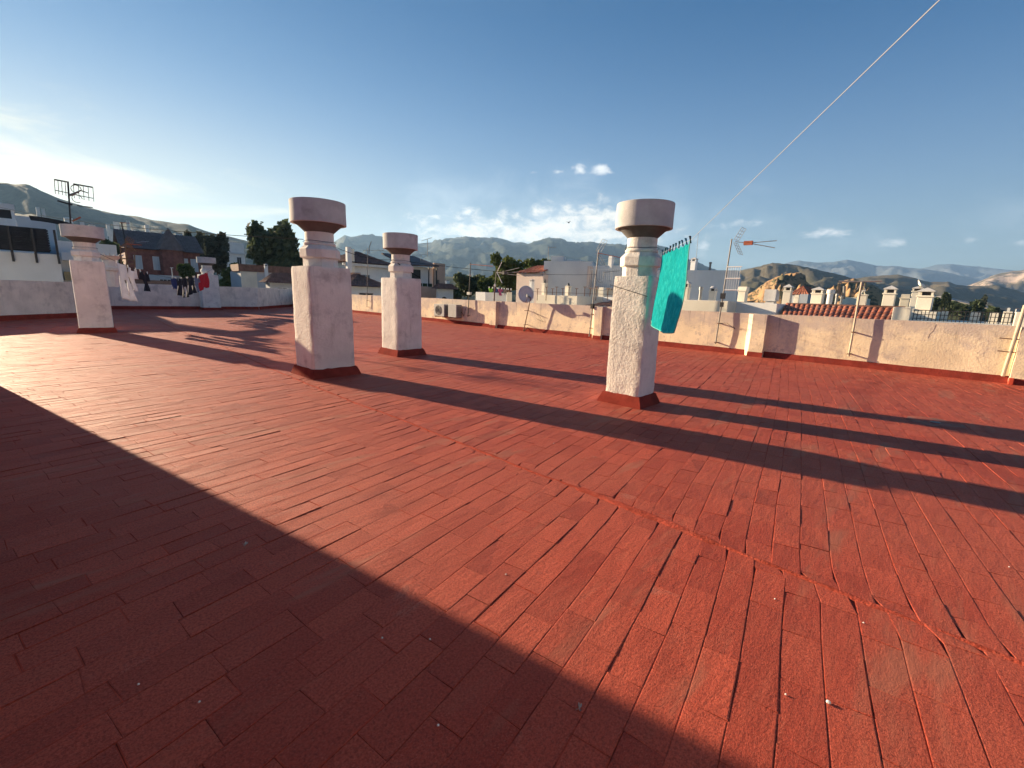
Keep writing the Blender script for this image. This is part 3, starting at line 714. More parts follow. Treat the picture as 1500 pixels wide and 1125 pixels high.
# terrace with railing at the far right
ef = 16.3
zE = onx(1345, 468, ef).z
yR0, yR1 = onx(1483, 472, ef).y, onx(1337, 467, ef).y
root = thing('house', 'cream flat roofed house behind the right end of the parapet wall', 'house', (ef, 0, NGH))
mb = MB(); mb.box((15.72, -6, NGH), (ef + 6, yR1 + .45, onx(1400, 474, 15.8).z - .0)); mb.build('wall', m_cream, root)
mb = MB(); mb.box((ef - .1, yR1 + .06, 1.2), (ef + .25, yR1 + .44, onx(1322, 450, ef).z)); mb.build('pier', m_cream, root, bevel=.015)
mb = MB(); mb.box((ef - .1, -5, 1.2), (ef + .25, yR0 - .01, onx(1490, 457, ef).z)); mb.build('pier', m_cream, root, bevel=.015)
rl = thing('railing', 'black iron railing on the cream terrace at the far right', 'railing', (ef, 0, zE))
zt_ = onx(1400, 455.5, ef).z; zl = onx(1400, 471, ef).z - .02
mb = MB(); mb.box((ef - .015, yR0, zt_ - .02), (ef + .015, yR1, zt_)); mb.box((ef - .012, yR0, zt_ - .13), (ef + .012, yR1, zt_ - .115)); mb.box((ef - .012, yR0, zl + .05), (ef + .012, yR1, zl + .065)); mb.build('rail', m_black, rl)
nb = 24
for i in range(nb + 1):
    y = yR0 + (yR1 - yR0) * i / nb
    mb = MB(); mb.box((ef - .008, y - .008, zl), (ef + .008, y + .008, zt_)); mb.build('baluster', m_black, rl)
for k, (ua, ub, vt_, vb_) in enumerate([(1376, 1386, 455, 472), (1419, 1433, 456, 474), (1447, 1460, 457, 474), (1466, 1480, 456, 474)]):
    p, q = onx(ua, vb_, 18.6), onx(ub, vb_, 18.6)
    lab = ['narrow cream wall panel behind the left half of the railing', 'bright cream wall panel behind the middle of the railing', 'short grey cream panel behind the railing, second from its right end', 'last cream wall panel behind the right end of the railing'][k]
    mb = MB(); mb.box((18.6, q.y, 1.0), (18.95, p.y, onx(ua, vt_, 18.6).z)); o = mb.build('wall_panel', m_cream, origin=(18.6, q.y, 1.0), bevel=.01); tag(o, lab, 'wall')
# tall grey house with the balcony, behind the towel
G = Bld('house', 'tall plain blue grey house wall behind the towel and the nearest chimney', 'house', SP(1082, 396, 33, ul=912, Lx=6, rot=math.radians(16)), m=m_greywall)
H = Bld('house', 'grey house with a small barred balcony left of the nearest chimney', 'house', SP(926, 389, 34.5, ul=868, Lx=5, rot=math.radians(18)), m=m_greywall)
bz = H.zt; B0 = H.Ly - 1.9
hb = H.box((-1.0, B0, bz - 1.75), (-.002, H.Ly - .1, bz - 1.65), 'balcony', m_pink)
mb = MB()
for i in range(12): mb.box((-.98, B0 + .04 + i * .15, bz - 1.65), (-.96, B0 + .06 + i * .15, bz - .35), H.mx)
mb.box((-1.0, B0, bz - .37), (-.95, H.Ly - .1, bz - .33), H.mx); mb.build('railing', m_white, hb)
H.box((-.9, H.Ly - .08, bz - 1.7), (-.1, H.Ly + .1, bz - .1), 'side_panel', m_pink, hb)
# big pale grey wall and the pink tiled house
I_ = Bld('house', 'big blank pale grey house wall in the middle of the skyline', 'house', SP(868, 383, 36, ul=797, Lx=5, rot=math.radians(30)), m=m_greywall)
I_.box((.4, I_.Ly - 1.5, I_.zt), (1.4, I_.Ly - .5, I_.zt + .42), 'roof_box', m_greywall); I_.box((.5, I_.Ly - 2.8, I_.zt), (1.3, I_.Ly - 1.7, I_.zt + .15), 'roof_box', m_greywall)
J = Bld('house', 'pale pink house with a striped orange tile roof left of the grey wall', 'house', SP(796, 400, 36.0, ul=757, Lx=.3), m=m_pink)
mb = MB(); cA, cB = J.mx @ V((-.25, -.0, J.zt - .02)), J.mx @ V((-.25, J.Ly + .1, J.zt - .02)); rA, rB = J.mx @ V((1.9, -.0, J.zt + .72)), J.mx @ V((1.9, J.Ly - .5, J.zt + .72))
corr(mb, cA, cB, rB, rA, sp=.34, amp=.07); mb.build('roof', m_tile, J.root)
J.box((.31, .0, NGH), (4, J.Ly - .2, J.zt - .1), 'rear_wing', m_pink)
J.win('l', J.Ly * .45, J.zt - 2.2, .55, .7)
# railing posts on the roofs in front of them
tr = thing('railing', 'rusty rail with T shaped posts on the low roof before the grey wall', 'railing', at(845, 432, 21.5))
for k, u in enumerate([787, 800, 809, 815, 824, 833, 844, 856, 864, 873, 890]):
    p = at(u, 434, 21.5); h = .42 if k % 2 else .34
    mb = MB(); mb.box((p.x - .012, p.y - .012, p.z - .2), (p.x + .012, p.y + .012, p.z + h)); mb.box((p.x - .012, p.y - .09, p.z + h), (p.x + .012, p.y + .09, p.z + h + .025)); mb.build('post', m_rust, tr)
mb = MB(); mb.tube([at(775, 427, 21.5), at(900, 431.5, 21.5)], .008, 4); mb.build('rail', m_rust, tr)
vent(797, 432, 408, 7.5, 23, 'narrow cream chimney with a black bell cap before the pink wall', 'bell')
vent(832, 432, 414, 9, 24, 'cream chimney with a bell cap before the middle of the grey wall', 'bell')
vent(882, 433, 421, 11, 23, 'squat cream chimney right of the antenna mast on the low roof', 'pot')
vent(779, 418, 409, 7, 26, 'tiny roof vent with a pointed cap against the pink wall', 'pyramid', m_greywall)
vent(895, 386, 375, 8, 35, 'white chimney on the barred balcony house roof', 'pot', m_white)
vent(1016, 393, 377, 10, 35, 'white chimney carrying a thin mast above the grey house wall', 'pyramid', m_white)
vent(1040, 392, 384, 5, 35, 'short dark vent on the edge of the grey house roof', 'pipe', m_steel)
vent(1004, 438, 411, 12, 21, 'cream chimney with an open pointed cap right beside the towel', 'pyramid')
vent(1025, 440, 420, 7, 20.5, 'grey metal vent pipe between the two chimneys right of the towel', 'pipe', m_galv)
vent(1043, 440, 419, 12, 21, 'cream chimney with a domed cap right of the grey pipe', 'dome')
vent(1087, 441, 420, 15, 19.5, 'cream chimney with a slanted hood right of the tall antenna mast', 'slant')
vent(1129, 443, 424, 20, 20, 'grey concrete chimney cowl bent over like a hood', 'curved', m_cap)
vent(1152, 443, 416, 15, 20.5, 'tall cream chimney with open posts under a flat cap, right of the bent cowl', 'pyramid')
vent(1166, 444, 432, 9, 23, 'tiny cream double vent right of the tall open chimney', 'pot')
vent(1196, 446, 420, 21, 22, 'wide cream chimney with open arches under a pyramid cap above the tiles', 'pyramid')
vent(1214, 446, 424, 14, 21.5, 'stout grey cylinder chimney right of the wide pyramid one', 'pipe', m_greywall)
vent(1224, 446, 430, 6, 21, 'slim grey vent pipe right of the stout cylinder', 'pipe', m_galv)
vent(1231, 447, 433, 6, 21, 'shortest grey vent pipe above the orange tiles', 'pipe', m_galv)
vent(1261, 448, 425, 18, 20, 'cream chimney with two slanting legs holding its cap, at the T post', 'tripod')
vent(1300, 450, 418, 23, 20.5, 'large cream chimney with a grey pyramid cap above the right tiles', 'pyramid')
vent(1323, 451, 431, 18, 21, 'plain low cream chimney block between the two large capped ones', 'pot')
ch = vent(1352, 455, 421, 30, 18.5, 'largest cream chimney with a pyramid cap, the gull standing above it', 'pyramid')
vent(1341, 440, 419, 20, 20.5, 'rear chimney cap partly hidden behind the largest cream chimney', 'pyramid')
mb = MB(); mb.tube([at(1236, 438, 22), at(1237, 419, 22)], .05, 8); tag(mb.build('vent_pipe', m_steel, origin=at(1236, 438, 22)), 'thin dark leaning pipe behind the short grey vents', 'pipe')
# roofs those vents stand on
for (u, v, D, ul, Lx, mm, lab) in [(1135, 448, 19.3, 1070, 8, m_white, 'white flat roof carrying the bent cowl chimney'), (1258, 449.5, 20.3, 1150, 7, m_cream, 'cream flat roof behind the orange tile ridge'), (1372, 457, 18.0, 1262, 6, m_cream, 'cream flat roof carrying the gull chimney'), (1060, 447, 20.2, 915, 8, m_white, 'white flat roof right under the towel side chimneys')]:
    s = SP(u, v, D, ul=ul, Lx=Lx)
    Bld('house', lab, 'house', s, m=mm)
Bld('house', 'low pale blue house between the open chimney and the wide one', 'house', SP(1184, 431, 30, ul=1172, Lx=3), m=m_bluewall)
Bld('house', 'long low beige house behind the leaning pipe on the right', 'house', SP(1262, 436, 34, ul=1232, Lx=4), m=m_cream)
k_ = Bld('house', 'small terracotta roofed house below the ochre cliff', 'house', SP(1183, 432, 60, ul=1161, Lx=5), m=m_white); k_.hip(.3, 1.0, m_tile)
# small white bird on the largest chimney
p = at(1348, 421.5, 20.2); gl = thing('gull', 'small white gull perched above the largest cream chimney near the railing', 'bird', p)
n = 12; vd = V((p.x, p.y, 0)).normalized(); sd_ = V((-vd.y, vd.x, 0)); q_ = sd_ * .8 - vd * .6
mb = MB(); vs = []
stn = [(-.13, .03, .008), (-.09, .05, .025), (-.04, .075, .05), (.01, .10, .062), (.05, .13, .055), (.07, .17, .036), (.08, .20, .034), (.095, .225, .03), (.105, .24, .012)]
for t, z, r in stn:
    for k in range(n): a = 2 * PI * k / n; w_ = V((-q_.y, q_.x, 0)); vs.append(p + q_ * (t + r * .3 * math.cos(a)) + w_ * r * math.sin(a) + V((0, 0, z + r * math.cos(a))))
mb.add(vs, [(i * n + k, i * n + (k + 1) % n, (i + 1) * n + (k + 1) % n, (i + 1) * n + k) for i in range(len(stn) - 1) for k in range(n)] + [tuple(range(n)), tuple(range((len(stn) - 1) * n, len(stn) * n))]); mb.build('body', m_white, gl, smooth=True)
mb = MB(); mb.tube([p + q_ * .10 + V((0, 0, .23)), p + q_ * .15 + V((0, 0, .222))], .01, 6, .003); mb.build('beak', m_ochre, gl)
for s_ in (-1, 1):
    w_ = V((-q_.y, q_.x, 0)) * s_
    mb = MB(); mb.tube([p + w_ * .02 + V((0, 0, -.03)), p + w_ * .02 + V((0, 0, .06))], .006, 5); mb.build('leg', m_ochre, gl)
    mb = MB(); mb.add([p + w_ * .055 + q_ * .05 + V((0, 0, .13)), p + w_ * .06 + V((0, 0, .07)), p + w_ * .03 - q_ * .16 + V((0, 0, .03)), p + w_ * .045 - q_ * .04 + V((0, 0, .13))], [(0, 1, 2, 3)]); mb.build('wing', m_greywall, gl)

# ---- centre-left houses
K = Bld('house', 'white two storey house with a dark hipped tile roof between the two left chimneys', 'house', SP(506, 384, 58, ul=470, ur=572), m=m_white)
K.hip(.7, 1.6, m_tiledark)
K.box((-.55, -.55, K.zt - .35), (K.Lx + .5, -.3, K.zt - .05), 'cornice', m_white)
for t in (2.0, 6.0): K.win('r', t, K.zt - 2.6, 1.1, 1.3)
K.win('r', .5, K.zt - 1.9, 1.4, .8, m_peach)
vent(511, 384, 362, 9, 57, 'twin topped tall white chimney on the hipped roof house', 'pot', m_white)
vent(516, 384, 365, 7, 58, 'shorter cream chimney right beside the twin topped one', 'pot', m_cream)
K2 = Bld('house', 'low white wing with brown hipped roof before the two storey house', 'house', SP(511, 419, 48, ul=480, ur=566), m=m_white)
K2.hip(.5, 1.3, m_tiledark)
for t in (1.0, 5.5): K2.win('r', t, K2.zt - 1.6, 1.6, 1.0, m_dark, m_pink)
M_ = Bld('house', 'white and peach house with grey sloping roof, beside the middle chimney', 'house', SP(592, 389, 62, ul=588, ur=634), m=m_white)
mb = MB(); zz = M_.zt
mb.add([M_.mx @ V(p) for p in [(-.5, -1.2, zz - .1), (M_.Lx + .2, -1.2, zz + .1), (M_.Lx + .2, 5.0, zz + 1.6), (-.5, 5.0, zz + 1.6), (-.5, -1.2, zz + .1), (M_.Lx + .2, -1.2, zz + .3), (M_.Lx + .2, 5, zz + 1.8), (-.5, 5, zz + 1.8)]],
       [(3, 2, 1, 0), (4, 5, 6, 7), (0, 1, 5, 4), (1, 2, 6, 5), (2, 3, 7, 6), (3, 0, 4, 7)]); mb.build('roof', m_slate, M_.root)
M_.box((0, -1.6, zz - 4.2), (M_.Lx, -.002, zz - 2.6), 'balcony', m_peach)
M_.box((.6, -.05, zz - 2.5), (M_.Lx * .55, .002, zz - .4), 'balcony_door', m_dark)
for k in range(4): M_.box((.5 + k * .8, -1.5, zz - 2.6), (1.0 + k * .8, -1.2, zz - 2.2), 'plant_pot', leaf_dark)
M_.box((M_.Lx * .62, -1.5, zz - 2.6), (M_.Lx * .62 + .12, -1.38, zz), 'post', m_black); M_.box((M_.Lx * .9, -1.5, zz - 2.6), (M_.Lx * .9 + .12, -1.38, zz), 'post', m_black)
M2 = Bld('house', 'plain peach house block attached right of the modern white house', 'house', SP(636, 385, 64, ul=634, ur=652), m=m_peach)
M2.win('r', .4, M2.zt - 3.6, .5, 1.4, m_dark, m_peach)
M3 = Bld('house', 'small white cottage with arched windows beside the peach block', 'house', SP(641, 423, 60, ul=639, ur=664), m=m_white); M3.hip(.5, .7, m_tiledark)
for t in (.5, 2.9):
    mb = MB(); c_ = [(t + .55 + .5 * math.cos(a), -.03, M3.zt - 1.5 + .5 * math.sin(a)) for a in [PI * k / 8 for k in range(9)]] + [(t + .05, -.03, M3.zt - 2.4), (t + 1.05, -.03, M3.zt - 2.4)]
    mb.add([M3.mx @ V(p) for p in c_], [tuple(range(11))]); mb.build('window', m_dark, M3.root)
Nn = Bld('house', 'low white house under the coloured washing near the middle of the parapet', 'house', SP(711, 428, 27, ul=697, ur=742), m=m_white)
Nn2 = Bld('house', 'short cream pier house left of the satellite dish', 'house', SP(743, 428, 25, ul=742, ur=750), m=m_cream)
# ---- left: low white house, brick house, terrace house
O_ = Bld('house', 'low white house with a brown roof edge right of the small far chimney', 'house', SP(352, 397, 58, ul=337, ur=440), m=m_bluewall)
mb = MB(); zz = O_.zt; mb.box((-.2, -.2, zz), (O_.Lx, -.05, zz + .75), O_.mx); mb.box((-.2, -.05, zz), (-.05, 3, zz + .75), O_.mx); mb.build('roof_rail', m_tiledark, O_.root)
O_.box((.0, -.05, zz - 3), (1.6, -.003, zz - .02), 'sunlit_pier', m_cream)
O2 = Bld('house', 'small low wing with brown hip roof before the low white house', 'house', SP(395, 414, 50, ul=389, ur=440), m=m_bluewall); O2.hip(.5, 1.0, m_tiledark)
for t in (.6, 2.2): O2.win('r', t, O2.zt - 1.3, 1.0, .9, m_dark, m_greywall)
vent(390, 397, 386, 6, 57, 'tiny white chimney on the brown roof edge of the low house', 'pyramid', m_white)
Q_ = Bld('house', 'dark red brick house with a steep roof and a pointed turret on the left', 'house', SP(182, 363, 75, ul=173, ur=292), m=m_darkred)
Q_.hip(.5, 2.5, m_slate, gable='x')
mb = MB(); tx = Q_.Lx * .60; r_ = 1.5; q = Q_.mx @ V((tx, .4, 0))
mb.lathe([(r_, Q_.zb), (r_, Q_.zt + .1)], q.x, q.y, 8); tw = mb.build('turret', m_darkred, Q_.root)
mb = MB(); mb.lathe([(r_ * 1.18, Q_.zt + .1), (.03, Q_.zt + 3.0)], q.x, q.y, 8); mb.build('turret_roof', m_slate, tw)
for t in (.10, .34, .46, .72, .86): Q_.win('r', Q_.Lx * t, Q_.zt - 2.5, .8, 1.7, m_bluewall)
Q_.box((0, -.25, Q_.zt - 3.7), (Q_.Lx, -.002, Q_.zt - 3.45), 'cornice', m_darkred)
# white house on the slope between the trees
W_ = Bld('house', 'white hillside house with a tall window between the two big dark trees', 'house', SP(326, 353, 120, ul=322, ur=357), m=m_white)
W_.box((.8, -.3, W_.zt - 2.6), (W_.Lx, -.002, W_.zt - 2.2), 'cornice', m_greywall); W_.win('r', W_.Lx * .6, W_.zt - 5.4, .9, 2.2, m_dark)
# the terrace house at the far left
T1 = Bld('house', 'grey white terrace house with dark shade sails at the left edge', 'house', SP(-60, 364, 36, ul=-70, ur=87), m=m_greywall, zb=-11)
zz = T1.zt
T1.box((.0, -.04, zz - 2.9), (T1.Lx * .95, -.003, zz - 1.72), 'lower_wall', m_ochre)
sh_ = thing('pergola', 'black slatted pergola with shade cloth on the left terrace house', 'pergola', T1.mx @ V((5, 0, zz)))
mb = MB(); L0 = T1.Lx
for k in range(9): mb.box((-1, -.15 + k * .04, zz + .15 + k * .13), (L0 - .3, -.10 + k * .04, zz + .25 + k * .13), T1.mx)
mb.box((-1, .35, zz + .1), (L0 - .35, .45, zz + 1.35), T1.mx); mb.build('cloth', m_shade, sh_)
for k in range(4):
    x = L0 * (.25 + .24 * k); mb = MB(); mb.box((x, -.2, zz - .5), (x + .1, -.1, zz + 1.3), T1.mx); mb.build('post', m_black, sh_)
mb = MB(); vs = []
for k in range(11):
    a = PI * .5 * k / 10
    for y in (.0, 2.2): vs.append((L0 * .74 + 2.4 * math.sin(a), y, zz + 1.2 + .75 * math.cos(a)))
mb.add([T1.mx @ V(p) for p in vs], [(2 * k, 2 * k + 2, 2 * k + 3, 2 * k + 1) for k in range(10)])
o = mb.build('arched_awning', m_shade, sh_)
md = o.modifiers.new('solid', 'SOLIDIFY'); md.thickness = .05
T2 = Bld('house', 'upper white block behind the pergola at the left edge', 'house', SP(-70, 330, 41, ul=-75, ur=43), m=m_greywall)
T3 = Bld('house', 'large plain blue grey house rising behind the pergola on the left', 'house', SP(8, 314, 52, ul=2, ur=80), m=m_bluewall)
T3.box((T3.Lx * .1, -.05, T3.zt - 2.6), (T3.Lx * .55, -.003, T3.zt - 1.7), 'lower_panel', m_greywall)
p = at(10, 327, 41.5)
bf = thing('chimney', 'white chimney block with dark openings on the upper left house', 'chimney', p)
mb = MB(); mb.box((p.x - .4, p.y - .4, p.z - 1.2), (p.x + .4, p.y + .4, p.z + .25)); mb.build('shaft', m_white, bf)
for a_, c_ in ((-.38, -.38), (.26, -.38), (-.38, .26), (.26, .26)):
    mb = MB(); mb.box((p.x + a_, p.y + c_, p.z + .25), (p.x + a_ + .12, p.y + c_ + .12, p.z + .75)); mb.build('post', m_white, bf)
mb = MB(); mb.box((p.x - .25, p.y - .25, p.z + .25), (p.x + .25, p.y + .25, p.z + .75)); mb.build('flue', m_dark, bf)
mb = MB(); mb.box((p.x - .42, p.y - .42, p.z + .75), (p.x + .42, p.y + .42, p.z + 1.1)); mb.build('cap', m_greywall, bf)
T4 = Bld('house', 'narrow grey balcony house between the pergola and the leftmost chimney', 'house', SP(80, 352, 44, ul=78, ur=170), m=m_greywall)
for k in range(3): T4.box((.2, -.8, T4.zt - 1.3 * (k + 1)), (T4.Lx * .5, -.003, T4.zt - 1.3 * (k + 1) + .55), 'balcony', (m_greywall, m_ochre, m_bluewall)[k])
T4.box((0, -.2, T4.zt - 4.9), (T4.Lx, -.004, T4.zt - 3.95), 'dark_shopfront', m_dark)
T5 = Bld('house', 'low dark roofed building behind the hanging washing on the left', 'house', SP(158, 408, 45, ul=156, ur=292), m=m_slate)
T6 = Bld('house', 'pale blue grey low building in front of the brick house', 'house', SP(215, 402, 62, ul=212, ur=286), m=m_bluewall)
for k in range(6): T6.win('r', 1 + k * T6.Lx / 6.5, T6.zt - 1.2, .7, .8, m_dark, m_greywall)

# ------------------------------------------------------------------ trees
def crown(mb, c, r, n, size, seed, gap=.45, squash=1.0):
    rg = random.Random(seed); k = 0; tries = 0
    while k < n and tries < n * 12:
        tries += 1
        d = V((rg.gauss(0, 1), rg.gauss(0, 1), rg.gauss(0, 1))).normalized(); q = rg.random() ** .45
        p = V((d.x * r[0], d.y * r[1], d.z * r[2])) * q * (.82 + .30 * fbm((d.x * 2 + seed, d.y * 2, d.z * 2), 3))
        if noise.noise(V((p.x, p.y, p.z)) * (2.6 / max(r)) * 1.9 + V((seed * 1.7, 0, 0))) < gap - .5 + .12: continue
        p = c + p; s_ = size * rg.uniform(.6, 1.5)
        a = V((rg.gauss(0, 1), rg.gauss(0, 1), rg.gauss(0, 1))).normalized(); b_ = a.orthogonal().normalized(); t = a.cross(b_)
        mb.add([p - b_ * s_, p + t * s_ * .55, p + b_ * s_, p - t * s_ * .55], [(0, 1, 2, 3)]); k += 1
def tree(label, u, vb, vt, wpx, D, m, n=1800, seed=1, lobes=5, size=None, name='broadleaf_tree', group='trees beyond the terrace walls', zb=NGH):
    p0 = at(u, vt, D); w = wpx * mpp(u, vt, D); zt = p0.z; zl = at(u, vb, D).z
    root = thing(name, label, 'tree', (p0.x, p0.y, zb), group); rg = random.Random(seed)
    H_ = zt - zl; cz = zl + H_ * .5; sz = size or max(.10, w * .020)
    mb = MB(); mb.tube([(p0.x, p0.y, zb), (p0.x + .1, p0.y, (zb + cz) / 2), (p0.x, p0.y + .1, cz)], max(.12, w * .03), 8, max(.05, w * .012))
    for k in range(6):
        a = 2 * PI * k / 6 + seed; mb.tube([(p0.x, p0.y, cz - H_ * .35), (p0.x + math.cos(a) * w * .18, p0.y + math.sin(a) * w * .18, cz), (p0.x + math.cos(a) * w * .3, p0.y + math.sin(a) * w * .3, cz + H_ * .22)], max(.05, w * .012), 5, .02)
    mb.build('trunk', m_bark, root)
    mb = MB()
    crown(mb, V((p0.x, p0.y, cz)), (w * .37, w * .37, H_ * .41), n // 2, sz, seed, .42)
    lobes = lobes * 2
    for k in range(lobes):
        a = 2.399 * k + rg.uniform(0, 1); q = rg.uniform(.18, .36) * w; zz = cz + H_ * rg.uniform(-.26, .33)
        crown(mb, V((p0.x + math.cos(a) * q, p0.y + math.sin(a) * q, zz)), (w * .18, w * .18, H_ * .20), n // (2 * lobes) + 20, sz, seed * 7 + k, .42)
    mb.build('crown', m, root)
    return root
tree('huge dark evergreen tree rising left of the second chimney', 403, 425, 322, 100, 85, leaf_dark, 9500, 5, 9, .48)
tree('dark round tree left of the huge evergreen, behind the far chimney', 312, 410, 336, 52, 95, leaf_grey, 4500, 6, 6, .5)
tree('spreading grey green tree right of the brick house turret', 281, 400, 338, 34, 88, leaf_grey, 3000, 7, 5, .45)
tree('low green hedge tree behind the low white house', 345, 440, 385, 60, 72, leaf_mid, 3000, 8, 6, .35)
tree('dark green tree between the leftmost chimney and the brick house', 158, 402, 346, 40, 60, leaf_dark, 3500, 9, 6, .28)
tree('small bushy tree left of the small far chimney', 272, 412, 385, 28, 62, leaf_mid, 1800, 10, 5, .28)
tree('light green leafy tree left of the pink house, tallest of its clump', 745, 432, 369, 56, 50, leaf_mid, 5200, 12, 7, .22)
tree('narrow green tree touching the roof of the pink house', 782, 420, 374, 30, 58, leaf_mid, 2600, 13, 5, .25)
tree('small green tree between the clump and the grey wall', 800, 400, 378, 26, 62, leaf_mid, 1600, 14, 5, .25)
tree('dark tree behind the black antenna mast in the middle', 686, 440, 399, 56, 75, leaf_dark, 3800, 15, 6, .34)
tree('low bushy tree right of the white cottage', 664, 440, 419, 28, 68, leaf_dark, 1800, 16, 5, .3)
tree('olive green tree below the antenna mast, left of the washing', 716, 442, 404, 34, 62, leaf_mid, 2400, 17, 5, .3)
for k, (u, vt, wp) in enumerate([(1368, 437, 22), (1384, 427, 6), (1388, 428, 5), (1392, 430, 5), (1410, 444, 26), (1432, 440, 24), (1456, 449, 22), (1444, 430, 9), (1398, 439, 18)]):
    lab = ['round dark tree just right of the gull chimney', 'tallest slim cypress on the right hillside', 'middle slim cypress on the right hillside', 'shortest slim cypress on the right hillside', 'dark bushy tree behind the middle of the railing',
           'broad dark tree on the slope above the railing', 'low scrubby tree at the far end of the railing', 'tall narrow tree standing apart above the hillside road', 'dark tree below the pale hillside road'][k]
    tree(lab, u, vt + (22 if wp > 10 else 26), vt, wp, 190 + k * 6, leaf_dark if k != 7 else leaf_grey, 700, 30 + k, 4, .9 if wp > 10 else .5, name='cypress_tree' if wp < 8 else 'broadleaf_tree', group='trees on the right hillside', zb=-40)

# ------------------------------------------------------------------ land
m_land = mat('dry_scrub_land', (.075, .085, .045), .95, .3, .02, .5, .2, col2=(.16, .14, .09), c2scale=.01, c2lo=.45, c2hi=.6)
mb = MB(); mb.add([(-40000, -40000, -45), (40000, -40000, -45), (40000, 40000, -45), (-40000, 40000, -45)], [(0, 1, 2, 3)])
tag(mb.build('ground', m_land), kind='structure')
# the town stands on a terrace of land that reaches the lowland at the far right
mb = MB(); n = 48
vs = []
for r_, z in ((0, -11), (160, -11.2), (260, -20), (420, -46)):
    for k in range(n):
        a = 2 * PI * k / n; q = 1 + (.5 if math.cos(a - math.radians(80)) > 0 else 0) * math.cos(a - math.radians(80)); vs.append((math.cos(a) * r_ * q, math.sin(a) * r_ * q, z))
mb.add(vs, [(j * n + k, j * n + (k + 1) % n, (j + 1) * n + (k + 1) % n, (j + 1) * n + k) for j in range(3) for k in range(n)])
tag(mb.build('town_ground', m_land, smooth=True), kind='structure')

def ridge_mat(name, a, c, rock=None, rlo=.5, rhi=.7, sc_=.002, rs=.006):
    m = bpy.data.materials.new(name); m.use_nodes = True; nt = m.node_tree; b = NB(nt); p = nt.nodes['Principled BSDF']
    g = b.n('ShaderNodeNewGeometry'); pos = g.outputs['Position']
    out = b.mix(b.ramp(b.noise(pos, sc_, 8, .7), .35, .65), (*a, 1), (*c, 1))
    out = b.mix(b.m('MULTIPLY', b.ramp(b.noise(pos, sc_ * 22, 6, .75), .48, .66), .55), out, tuple(x * .55 for x in a) + (1,))
    if rock:
        rn = b.noise(b.map(pos, (1, 1, 2.2)), rs, 8, .72); out = b.mix(b.ramp(rn, rlo, rhi), out, (*rock, 1))
    nt.links.new(out, p.inputs['Base Color']); p.inputs['Roughness'].default_value = .95; p.inputs['Specular IOR Level'].default_value = .1
    bp = b.n('ShaderNodeBump'); bp.inputs['Strength'].default_value = .9; bp.inputs['Distance'].default_value = .02 / sc_
    nt.links.new(b.noise(pos, sc_ * 6, 8, .7), bp.inputs['Height']); nt.links.new(bp.outputs[0], p.inputs['Normal'])
    return m
def ridge(name, pts, D, W, m, zfoot=-45, amp=.12, ns=None, seed=0, nu=150, nd=34, freq=None, exp=.8, back=None):
    """hill range whose crest passes through the listed skyline points at distance D"""
    az_ = [(math.atan2(ray(u, v).y, ray(u, v).x), at(u, v, D).z) for u, v in pts]; az_.sort()
    a0, a1 = az_[0][0], az_[-1][0]
    def crest(a):
        for i in range(len(az_) - 1):
            if az_[i][0] <= a <= az_[i + 1][0]:
                t = (a - az_[i][0]) / max(1e-9, az_[i + 1][0] - az_[i][0]); return az_[i][1] + (az_[i + 1][1] - az_[i][1]) * t
        return az_[-1][1]
    freq = freq or 3.0 / W
    vs = []; back = back or .6
    for i in range(nu + 1):
        a = a0 + (a1 - a0) * i / nu; zc = crest(a); hh = zc - zfoot
        for j in range(nd + 1):
            s_ = -1 + 1.6 * j / nd
            r_ = D + W * s_
            x, y = math.cos(a) * r_, math.sin(a) * r_
            base = max(0.0, 1 - abs(s_) ** 1.15) ** exp if s_ < 0 else max(0, 1 - (s_ / .6) ** 1.5)
            n1 = 1 - abs(fbm((x * freq + seed, y * freq, 0), 6)) * 1.6
            k = amp * (n1 - .75) * min(1, abs(s_) * 3.5 + .02) * (1 if s_ < 0 else .3)
            fine = .012 * fbm((x * freq * 9, y * freq * 9, seed), 3)
            z = zfoot + hh * max(0, base + k + fine)
            vs.append((x, y, z))
    mb = MB(); mb.add(vs, [(i * (nd + 1) + j, (i + 1) * (nd + 1) + j, (i + 1) * (nd + 1) + j + 1, i * (nd + 1) + j + 1) for i in range(nu) for j in range(nd)])
    o = mb.build(name, m, smooth=True); tag(o, kind='structure'); return o
m_hill = ridge_mat('scrubby_hillside', (.06, .078, .058), (.11, .12, .09), (.20, .19, .17), .60, .72, .01, .03)
m_mtn = ridge_mat('wooded_mountain', (.035, .050, .040), (.085, .095, .070), (.20, .19, .17), .60, .74, .0015, .004)
m_dry = ridge_mat('dry_brown_hill', (.085, .080, .050), (.16, .135, .095), (.24, .20, .15), .56, .7, .004, .012)
m_cliff = ridge_mat('ochre_cliff_rock', (.46, .28, .14), (.34, .22, .13), (.10, .095, .06), .52, .58, .05, .09)
m_rock = ridge_mat('pale_bare_rock', (.16, .13, .09), (.10, .095, .065), (.42, .33, .27), .45, .6, .004, .010)
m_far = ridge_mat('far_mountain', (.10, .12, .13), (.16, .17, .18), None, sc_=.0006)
ridge('hill', [(-330, 275), (-200, 262), (-60, 264), (0, 268), (20, 271), (40, 270), (60, 280), (100, 296), (150, 309), (200, 317), (250, 326), (275, 328), (300, 338), (345, 349), (400, 362), (440, 376), (480, 395)], 1500, 900, m_hill, -30, .16, seed=2, nu=170)
